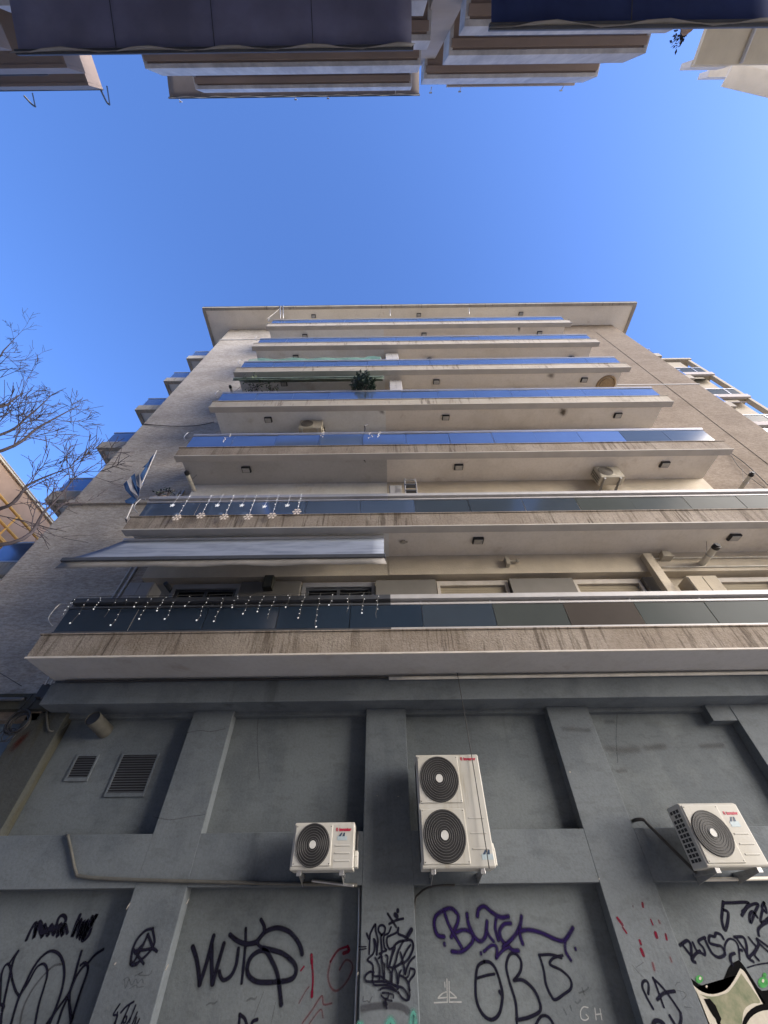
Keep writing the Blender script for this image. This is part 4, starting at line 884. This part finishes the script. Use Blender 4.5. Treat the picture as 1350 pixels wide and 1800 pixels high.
plant('potted_plant', at(480, 684, y=-1.15), .28, 40, .10, 'small thin plant beside the straggly one on the fourth balcony', M['leaf2'], 9, .8)
plant('potted_plant', at(283, 866, y=-1.0), .14, 30, .09, 'tiny plant at the left end of the second balcony', M['leaf'], 11)
plant('potted_plant', at(298, 866, y=-1.0), .12, 26, .09, 'tiny plant right of another at the left end of the second balcony', M['leaf'], 12)

# ------------------------------------------------------------------ pipes and cables on the front
def cabl(name, pts, r, m, label, cat='cable', seg=6):
    o = MB().tube(crv(pts, 8) if len(pts) > 2 else pts, r, seg).build(name, m, None, smooth=True); return tag(o, label, cat)
V = lambda px, py, y: tuple(at(px, py, y=y))
cabl('hanging_wire', [(1.241, -.62, 4.69), (1.245, -.735, 3.4), (1.241, -.76, 2.17)], .0065, M['cable'], 'thin black wire hanging from the lowest balcony past the tall air conditioner')
cabl('conduit_pipe', [(.05, -.585, 4.63), (5, -.585, 4.64), (13.5, -.585, 4.66)], .028, M['pvc'], 'ivory pipe run under the lowest balcony along the top of the painted beam', 'pipe', 10)
cabl('conduit_pipe', [(-5.6, -.565, 4.655), (-2.5, -.565, 4.645), (.03, -.565, 4.65)], .018, M['cable'], 'dark cable run under the left half of the lowest balcony', 'pipe', 8)
o = MB(); o.tube([V(116, 1468, -.215), V(120, 1470, -.225)], .02, 8).tube(crv([V(119, 1468, -.225), V(126, 1500, -.225), V(133, 1532, -.225), V(145, 1541, -.225), V(220, 1546, -.225), V(400, 1551, -.225), V(628, 1556, -.225)], 6), .019, 8)
tag(o.build('conduit_pipe', M['conduit'], None, smooth=True), 'bent grey conduit along the lower edge of the beam on the left', 'pipe')
cabl('conduit_pipe', [V(632, 1558, -.1), V(631, 1640, -.1), V(627, 1740, -.1), V(624, 1830, -.1)], .018, M['galv'], 'thin steel conduit down the left edge of the central pillar', 'pipe', 8)
cabl('drain_cable', [V(800, 1556, -.22), V(760, 1558, -.21), V(738, 1570, -.06), V(729, 1592, -.03), V(731, 1700, -.03), V(736, 1830, -.03)], .012, M['cable'], 'black drain hose down the right edge of the central pillar', 'hose')
cabl('drain_cable', [V(1113, 1443, -.01), V(1118, 1441, -.2), V(1131, 1441, -.26), V(1140, 1450, -.26), V(1180, 1490, -.25), V(1225, 1535, -.3)], .022, M['cable'], 'black insulated hose from the wall to the far right air conditioner', 'hose', 8)
cabl('conduit_pipe', [V(1235, 1546, -.23), V(1300, 1545, -.23), V(1400, 1543, -.23)], .02, M['pvc'], 'ivory pipe under the far right air conditioner', 'pipe', 8)
cabl('conduit_pipe', [V(548, 1548, -.24), V(590, 1553, -.24), V(622, 1557, -.24)], .016, M['galv'], 'short drain pipe under the small air conditioner', 'pipe', 8)
for i, (dx, r, m, lb) in enumerate(((0, .022, 'white', 'white pipe climbing the left corner wall, the outer of two'), (.13, .028, 'galv', 'grey pipe climbing the left corner wall, the inner of two'))):
    cabl('wall_pipe', [(-6.02 + dx, WY - .03, 4.6), (-6.0 + dx, WY - .03, 8.0), (-5.98 + dx, WY - .03, 10.45)], r, M[m], lb, 'pipe', 8)
cabl('wall_cable', [V(250, 745, -.16), V(300, 749, -.2), V(345, 748, -.2), V(376, 742, -.18)], .014, M['cable'], 'black cable sagging across the left corner wall above the flag')
cabl('wall_cable', [V(0, 1183, -.2), V(38, 1206, -.25)], .006, M['cable'], 'thin black cable slanting down at the far left edge')
cabl('wall_cable', [V(1283, 795, -.2), V(1310, 815, -.2), V(1335, 838, -.2), V(1365, 868, -.2)], .012, M['cable'], 'upper black cable slanting across the right corner wall')
cabl('wall_cable', [V(1285, 800, -.2), V(1300, 822, -.2), V(1330, 848, -.2), V(1365, 872, -.2)], .008, M['cable'], 'lower thin black cable slanting across the right corner wall')
cabl('wall_pipe', [(WX0, -.36, 4.44), (-7.5, -.36, 4.45), (-6.3, -.36, 4.45)], .03, M['dkmetal'], 'dark pipe crossing above the weathered pillar at the far left', 'pipe', 8)
for z, y, lb in ((7.52, -.30, 'upper ivory pipe on the wall under the second balcony at right'), (7.26, -.29, 'lower ivory pipe on the wall under the second balcony at right')):
    cabl('wall_pipe', [(6.3, y, z), (9.4, y, z), (13.4, y - .0, z)], .02, M['pvc'], lb, 'pipe', 8)
# coil of cable hung on the weathered pillar, junction box, rust
t = thing('cable_coil', tuple(at(38, 1275, y=-.3)), 'coil of black cable hung by the weathered pillar at far left', 'cable coil')
c = at(36, 1270, y=-.28); mb = MB()
for i in range(6): mb.ring((c.x + rnd.uniform(-.04, .04), c.y - .012 * i, c.z + rnd.uniform(-.03, .03)), .17 + rnd.uniform(-.03, .03), .012, 'y', 26, 5)
mb.ring((c.x - .1, c.y - .03, c.z - .2), .10, .010, 'y', 22, 5); mb.ring((c.x - .03, c.y - .03, c.z - .2), .10, .010, 'y', 22, 5)
for (a, b) in (((44, 1252), (78, 1212)), ((32, 1250), (58, 1220))): mb.tube([at(*a, y=-.3), at(*b, y=-.4)], .010, 6)
mb.build('cable', M['cable'], t, smooth=True)
t = thing('junction_box', tuple(at(78, 1215, y=-.4)), 'dark cable junction with clamps above the weathered pillar', 'junction box')
c = at(77, 1214, y=-.45); mb = MB(); mb.box(c.x - .10, c.x + .10, c.y, c.y + .13, c.z - .11, c.z + .12); mb.tube([(c.x + .09, c.y, c.z), (c.x + .16, c.y, c.z + .05), (c.x + .17, c.y, c.z - .05), (c.x + .05, c.y, c.z - .15)], .03, 8); mb.build('box', M['black'], t, .02)
mb = MB(); mb.tube([(c.x - .04, c.y, c.z + .1), (c.x + .02, c.y - .1, c.z + .42)], .016, 6).tube([(c.x + .05, c.y, c.z + .1), (c.x + .12, c.y - .1, c.z + .36)], .014, 6); mb.build('clamp', M['galv'], t)
cabl('wall_cable', [V(82, 1235, -.22), V(83, 1270, -.22), V(88, 1285, -.22), V(108, 1281, -.12), V(122, 1268, -.03)], .014, M['conduit'], 'painted cable looping from the pillar into the wall at left')
# stub of a fat vent pipe
a, b = at(186, 1286, y=0), at(163, 1262, y=-.42)
t = thing('vent_pipe', tuple(a), 'short fat grey vent pipe sticking out of the wall above the small louvre', 'vent pipe')
MB().tube([a, b], .115, 28, cap=False).build('pipe', M['conduit'], t, smooth=True); d = (Vector(b) - Vector(a)).normalized()
MB().tube([b - d * .01, a], .105, 28, cap=True).build('bore', M['black'], t)
# small wall box and camera above the lowest balcony
a = at(472, 1022, y=-.35); t = thing('wall_box', tuple(a), 'small grey box on the wall between the two dark windows', 'wall box'); MB().box(a.x - .11, a.x + .10, -.38, -.2, a.z - .16, a.z + .16).build('box', M['old_paint'], t, .01)
a = at(293, 1026, y=-.3); t = thing('wall_camera', tuple(a), 'small dark round fitting beside the pale cupboard', 'wall fitting'); MB().tube([(a.x, -.02, a.z), (a.x, -.34, a.z - .02)], .05, 14).build('body', M['dkmetal'], t)
a = at(893, 987, y=-.35); t = thing('floodlight', tuple(a), 'small wall floodlight with bracket under the second balcony', 'floodlight')
MB().box(a.x - .07, a.x + .02, -.42, -.28, a.z - .12, a.z + .10).tube([(a.x + .02, -.34, a.z + .02), (a.x + .22, -.34, a.z + .03)], .03, 8).tube([(a.x + .2, -.34, a.z + .03), (a.x + .26, -.34, a.z + .03)], .045, 10).build('body', M['ac_old'], t, .01)
a = at(1168, 975, y=-.4); t = thing('hopper_head', tuple(a), 'dark rainwater hopper at the top of the downpipe', 'hopper'); MB().prism([(a.x - .1, 7.45), (a.x + .16, 7.45), (a.x + .10, 7.62), (a.x - .06, 7.62)], 'y', -.46, -.27).build('body', M['ac_old'], t, .01)
a = at(642, 750, y=-1.1); t = thing('wall_bracket_lamp', tuple(a), 'small black and white swan neck fitting behind the third balcony rail', 'lamp')
MB().tube(crv([(a.x, -1.1, a.z - .5), (a.x, -1.1, a.z - .1), (a.x - .02, -1.1, a.z + .04)], 4), .022, 8).build('neck', M['black'], t); MB().tube([(a.x - .02, -1.1, a.z + .04), (a.x + .09, -1.12, a.z + .08)], .03, 8).build('head', M['white'], t)
# aerials and brackets on the eaves / topmost rail
for i, (px, py0, py1, lb) in enumerate(((493, 560, 537, 'left one of two thin masts fixed to the roof edge'), (498, 560, 537, 'right one of two thin masts fixed to the roof edge'), (686, 556, 543, 'thin aerial rod above the topmost rail near the middle'), (825, 553, 541, 'thin aerial rod above the topmost rail right of the middle'))):
    cabl('aerial_mast', [V(px, py0, -1.2 if i > 1 else -1.36), V(px - .5, py1, -1.2 if i > 1 else -1.36)], .018, M['galv'], lb, 'mast')
cabl('wall_cable', [V(470, 560, -1.2), V(482, 551, -1.25), V(493, 541, -1.36)], .012, M['white'], 'pale cable strung from the topmost rail to the roof edge')
for k, (px, py, px2, py2) in enumerate([(66, 1150, 0, 0)]): pass
# hooks at the left ends of the railings
for k in range(7):
    z = ZB[k] + (.95 if k < 2 else 1.15); x = (XL if k else -5.87) + .02
    cabl('line_hook', [(x + .04, YF + .02, z - .35), (x - .10, YF - .02, z - .2), (x - .08, YF - .02, z + .08), (x + .03, YF, z + .10)], .010, M['galv'], 'thin bent metal hook at the left end of the %s balcony railing' % ORD[k], 'hook')['group'] = 'hooks at the railing ends'

# ------------------------------------------------------------------ bare tree in the street on the left
t = thing('bare_tree', (-9.3, -4.5, .1), 'leafless street tree with fine spreading twigs at the left edge', 'tree')
mb, tw = MB(), MB(); q = random.Random(21); b0 = Vector((-9.3, -4.5, .1))
mb.tube(crv([b0, b0 + Vector((.05, .03, 1.6)), b0 + Vector((-.04, .08, 3.2)), b0 + Vector((.02, .1, 4.6))], 5), .15, 12, .11)
top = b0 + Vector((.02, .1, 4.6))
def twig(p, d, L, r, lev):
    n = 4; pts = [p]; dd = d.copy()
    for i in range(n):
        dd = (dd + Vector((q.gauss(0, .08), q.gauss(0, .08), q.gauss(0, .06) + .02))).normalized(); pts.append(pts[-1] + dd * L / n)
    tw.tube(pts, r, 4, max(r * .45, .0028), cap=False)
    if lev == 0: return
    for i in range([0, 3, 4, 5][lev]):
        u = q.uniform(.2, 1.0); k = min(n - 1, int(u * n)); pp = pts[k] + (pts[k + 1] - pts[k]) * (u * n - k)
        ax = dd.cross(Vector((q.gauss(0, 1), q.gauss(0, 1), q.gauss(0, 1)))).normalized()
        twig(pp, (Matrix.Rotation(q.uniform(.4, .8), 3, ax) @ dd).normalized(), L * q.uniform(.4, .65), max(r * .55, .0035), lev - 1)
limbs = [((-25, 640), (28, 592), -4.2), ((-20, 770), (95, 690), -4.3), ((-25, 800), (140, 712), -4.7), 
         ((-30, 900), (128, 820), -4.4), ((-15, 960), (135, 835), -4.5), ((-20, 720), (40, 690), -4.8)]
for (e, f, yy) in limbs:
    P0 = top - Vector((0, 0, q.uniform(0, .5))); E1 = at(*e, y=yy); T1 = at(*f, y=yy + q.uniform(-.3, .3))
    pts = crv([P0, P0 + (E1 - P0) * .5 + Vector((0, 0, .25)), E1, E1 + (T1 - E1) * .5 + Vector((0, q.uniform(-.1, .1), .04)), T1], 7)
    mb.tube(pts, .036, 7, .004); n = len(pts)
    for i in range(10):
        u = q.uniform(.38 if e[1] < 940 else .62, 1.0); k = min(n - 2, int(u * (n - 1))); p = pts[k]; d = (pts[k + 1] - pts[k]).normalized()
        ax = d.cross(Vector((q.gauss(0, 1), q.gauss(0, 1), q.gauss(0, 1)))).normalized()
        twig(p, (Matrix.Rotation(q.uniform(.35, .75), 3, ax) @ d).normalized(), q.uniform(.4, 1.0) * (1.2 - .6 * u), .0075 * (1.25 - u * .65), 2)
for a in (2.2, 3.0, 3.9, 4.7):
    d = Vector((math.cos(a), .6 * math.sin(a), 1.0)).normalized(); pts = crv([top, top + d * 1.6 + Vector((0, 0, .2)), top + d * 3.4 + Vector((0, 0, .9)), top + d * 5 + Vector((0, 0, 2))], 6); mb.tube(pts, .06, 7, .008)
    for i in range(18):
        k = q.randrange(6, len(pts) - 1); dd = (pts[k + 1] - pts[k]).normalized(); ax = dd.cross(Vector((q.gauss(0, 1), q.gauss(0, 1), q.gauss(0, 1)))).normalized()
        twig(pts[k], (Matrix.Rotation(.6, 3, ax) @ dd).normalized(), q.uniform(.5, 1.1), .011, 2)
mb.build('trunk', M['bark'], t, smooth=True); tw.build('twigs', M['bark'], t)

# ------------------------------------------------------------------ building across the side street on the left
t = thing('corner_building', (-25, 8, 0), 'brown and white corner building with yellow scaffold rails beyond the bare tree', 'building')
X = -20.0
box('wall', M['brick'], t, X - 10, X, -1.5, 22, 15.4, 18.45); box('wall', M['whitewall'], t, X - 10, X - .02, -1.5, 22, 0, 15.4)
box('eave', M['cream'], t, X - 10.4, X + .12, -1.9, 22.4, 18.45, 18.56, .02); box('roof_edge', M['edge'], t, X - 10.4, X + .15, -1.93, 22.4, 18.56, 18.62)
for z in (13.6, 10.6, 7.6): box('balcony', M['whitewall'], t, X, X + 1.0, 0, 20, z, z + .35, .02)
for i in range(5):
    for z in (8.4, 11.4, 14.2): w = box('window', M['pane'], t, X - .02, X + .01, .5 + 4 * i, 1.9 + 4 * i, z - .6, z + .8); 
sc = thing('scaffold', (X + 1.2, 8, 0), 'yellow ochre scaffold rails in front of the brown corner building', 'scaffold')
for z, yy in ((15.2, 0), (15.75, 0), (16.6, 0), (14.6, 0)): MB().tube([(X + .8, -2, z), (X + .8, 20, z)], .07, 8).build('rail', M['ochre'], sc)
for i in range(9): MB().tube([(X + .8, -1.5 + 2.6 * i, .0), (X + .8, -1.5 + 2.6 * i, 16.7)], .05, 8).build('standard', M['ochre'], sc)
box('plank', M['ochre'], sc, X + .3, X + 1.0, -2, 20, 15.0, 15.06)

# ------------------------------------------------------------------ neighbour beyond the right corner
t = thing('neighbour_building', (17, 8, 0), 'cream neighbouring building with open balconies and tall corner post at the right edge', 'building')
NY = 2.45
box('wall', M['nb'], t, 14.9, 19.42, NY + .05, 12, 0, 26.6)
box('eave', M['nb'], t, 17.0, 20.2, NY - .1, 12, 26.75, 26.95)
box('corner_post', M['nb'], t, 19.94, 20.14, NY - .04, NY + .2, 0, 26.75, .01)
for k in range(8):
    z = 3.0 + 3.05 * k
    b = box('balcony', M['nb'], t, 19.15, 20.1, NY + .02, 9, z, z + .2)
    box('fascia', M['opp_wall'], b, 18.0, 20.12, NY - .12, NY + .015, z - .08, z + .26, .01)
    MB().box(18.2, 19.88, NY - .06, NY - .04, z + .36, z + 1.0).build('glass_panel', M['glassg'], b)
    MB().box(18.2, 19.9, NY - .08, NY - .02, z + 1.0, z + 1.05).box(19.3, 19.34, NY - .08, NY - .02, z + .26, z + 1.0).build('handrail', M['alu'], b)
    if k in (4, 5, 6): MB().add([(18.3, NY + .04, z + 2.7), (19.5, NY + .04, z + 2.7), (19.5, NY - .25, z + 2.05), (18.3, NY - .25, z + 2.05)], [(0, 1, 2, 3)]).build('blind', [M['awn_g'], M['awn_b'], M['awn_g']][k - 4], b)

# ------------------------------------------------------------------ buildings on our side of the street, behind the camera
OY = -9.4
t = thing('opposite_building', (-1, -14, 0), 'shaded apartment building overhead with brown soffits and white parapets', 'building')
box('wall', M['opp_wall'], t, -5.0, 7.0, OY - 12, OY - 1.35, 0, 23.2)
def opp_balcony(x0, x1, zs, z0, z1, inset=.45, m=None, label=None):
    b = box('balcony', M['opp_sof'], t, x0 + .03, x1 - .03, OY - 1.36, OY - .10, zs, zs + .16)
    MB().box(x0, x1, OY - .10, OY, zs - .04, z1).box(x0, x0 + .1, OY - 1.35, OY - .10, zs - .04, z1).box(x1 - .1, x1, OY - 1.35, OY - .10, zs - .04, z1).build('parapet', m or M['opp_fas'], b, .008)
    MB().box(x0 + .06, x1 - .06, OY - .30, OY - .14, zs - .09, zs - .002).build('soffit_beam', M['opp_sof'], b, .004)
    r = MB(); r.box(x0 + .4, x1 - .5, OY - .05, OY - .02, z1 + .16, z1 + .19)
    for i in range(int((x1 - x0) / .9)): r.box(x0 + .5 + .9 * i, x0 + .52 + .9 * i, OY - .05, OY - .02, z1, z1 + .17)
    r.build('handrail', M['dkmetal'], b)
    return b
Z = lambda px, py: at(px, py, y=OY)
# right half
opp_balcony(1.85, 6.6, Z(860, 47).z, 0, Z(900, 62).z); opp_balcony(1.9, 7.25, Z(900, 97).z, 0, Z(900, 113).z); opp_balcony(1.55, 7.5, Z(900, 137).z, 0, Z(900, 147).z)
opp_balcony(1.85, 6.6, Z(860, 47).z - 3.0, 0, Z(900, 62).z - 3.2); opp_balcony(1.85, 6.6, Z(860, 47).z - 6.0, 0, Z(900, 62).z - 6.2)
# left half
opp_balcony(-6.9, 1.25, Z(500, 118).z, 0, Z(500, 131).z); opp_balcony(-6.9, 1.25, Z(500, 118).z - 3.0, 0, Z(500, 131).z - 3.3); opp_balcony(-6.9, .9, Z(500, 118).z - 6.0, 0, Z(500, 131).z - 6.3); opp_balcony(-6.9, 1.25, 23.1, 0, 24.0)
box('eave', M['opp_wall'], t, 2.6, 7.5, OY - 6, OY - .02, 23.4, 23.55, .01)
box('stair_wall', M['opp_wall'], t, 1.2, 1.9, OY - 1.3, OY - .45, 0, 22.5)
def opp_awning(px0, px1, py, px_in, zin, m, label, valm=None, dy=.6, drop=.10, zi=None):
    a, b = at(px0, py, y=OY + dy), at(px1, py, y=OY + dy); zo = (a.z + b.z) / 2
    w = awning('awning', a.x, b.x, OY - .9, zo + zin, OY + dy, zo, drop, m, valm or M['val'], label, arms=False, wav=.03)
    return w
opp_awning(20, 722, 90, 0, 1.1, M['awn_d'], 'huge dark blue grey awning overhead with pale wavy valance', dy=.9)
opp_awning(290, 735, 170, 0, .6, M['awn_b'], 'brown grey awning at the top of the opposite building', dy=.1, drop=.05)
opp_awning(866, 1345, 47, 0, 1.6, M['awn_n'], 'navy blue awning overhead at the upper right', dy=1.0, drop=.06)
for i, (px, py) in enumerate(((318, 178), (520, 174), (577, 172), (695, 165), (757, 162), (808, 160), (986, 158), (320, 178))):
    if i == 7: break
    c = at(px, py, y=OY + .05)
    tag(MB().tube([(c.x, c.y - .1, c.z - .3), (c.x, c.y + .02, c.z)], .02, 6).box(c.x - .06, c.x + .05, c.y, c.y + .04, c.z - .05, c.z).build('awning_bracket', M['alu'], None), 'small metal bracket at the top edge of the opposite building, %s from the left' % ['first', 'second', 'third', 'fourth', 'fifth', 'sixth', 'seventh'][i], 'bracket', 'brackets on the opposite roof edge')
c = at(1195, 66, y=OY); t2 = thing('rail_plant', tuple(c), 'small dark plant hanging over the right end of the opposite rail', 'plant'); mb = MB(); leafy(mb, (c.x, c.y, c.z), .17, 70, .09, None, 4); mb.build('foliage', M['black'], t2)
MB().tube([(c.x, c.y - .1, c.z - .35), (c.x, c.y - .1, c.z - .15)], .08, 12, .1).build('pot', M['brick'], t2)
# farther left
t = thing('opposite_building', (-12, -14, 0), 'shaded building at the upper left with metal awning arms on its edge', 'building')
x1 = at(187, 160, y=OY).x - .55; zt = at(100, 161, y=OY).z
box('wall', M['opp_wall'], t, -24, -8.3, OY - 12, OY - 1.3, 0, zt - 1.3)
for i, zz in enumerate((zt - .35, zt - 3.6, zt - 6.8)):
    b = box('balcony', M['opp_sof'], t, -24, x1 + 1.2 * min(i, 1) + .6, OY - 1.31, OY - .08, zz - .9, zz - .75)
    MB().box(-24, x1 + .62 + 1.2 * min(i, 1), OY - .08, OY, zz - .94, zz).box(x1 + .52 + 1.2 * min(i, 1), x1 + .62 + 1.2 * min(i, 1), OY - 1.3, OY - .08, zz - .94, zz).build('parapet', M['opp_sof'], b, .008)
    MB().box(-24, x1 + .5, OY - .05, OY - .01, zz + .25, zz + .29).build('handrail', M['dkmetal'], b)
for i, (p0, p1, p2, lb) in enumerate((((178, 160), (193, 184), (188, 152), 'right'), ((42, 168), (62, 187), (57, 164), 'left'))):
    a, b, c = at(*p0, y=OY + .05), at(*p1, y=OY + .35), at(*p2, y=OY + .05)
    MB().tube(crv([a, a + (b - a) * .75 + Vector((-.1, 0, .1)), b], 5), .035, 8).tube([b, c], .022, 6).build('awning_arm', M['dkmetal'], t)
opp_awning(-120, 96, 158, 0, .9, M['awn_b'], 'brown grey awning at the upper left under the metal arms', dy=-.02, drop=.06)
# far right
t = thing('opposite_building', (13, -15, 0), 'pale building at the upper right with a projecting soffit', 'building')
zs = at(1235, 80, y=OY - .3).z
xa = at(1225, 105, y=OY).x; za = at(1225, 105, y=OY).z
box('wall', M['cream'], t, xa - .2, 14.5, OY - 11, OY - 2.6, 0, za - .2)
b = MB().box(xa - .1, 14.5, OY - 2.61, OY + .12, za - .15, za).build('balcony', M['cream'], t)
MB().box(xa - .12, xa + 1.0, OY + .0, OY + .14, za, za + .55).build('parapet', M['whitewall'], b)
b2 = MB().box(xa + 1.5, 14.5, OY - 2.6, OY + .15, za + 1.75, za + 1.9).build('balcony', M['whitewall'], t)
MB().box(xa + 1.5, 14.5, OY + .0, OY + .15, za + 1.9, za + 2.3).build('parapet', M['whitewall'], b2)
MB().tube([(xa + 1.2, OY - 2.0, za - .2), (xa + 1.2, OY + .1, za - .2)], .05, 8).build('drainpipe', M['alu'], t)
MB().bar((xa + 1.6, OY + .2, za + .9), (14.5, OY + .9, za + .2), .5, .06).build('sun_blind', M['whitewall'], t)
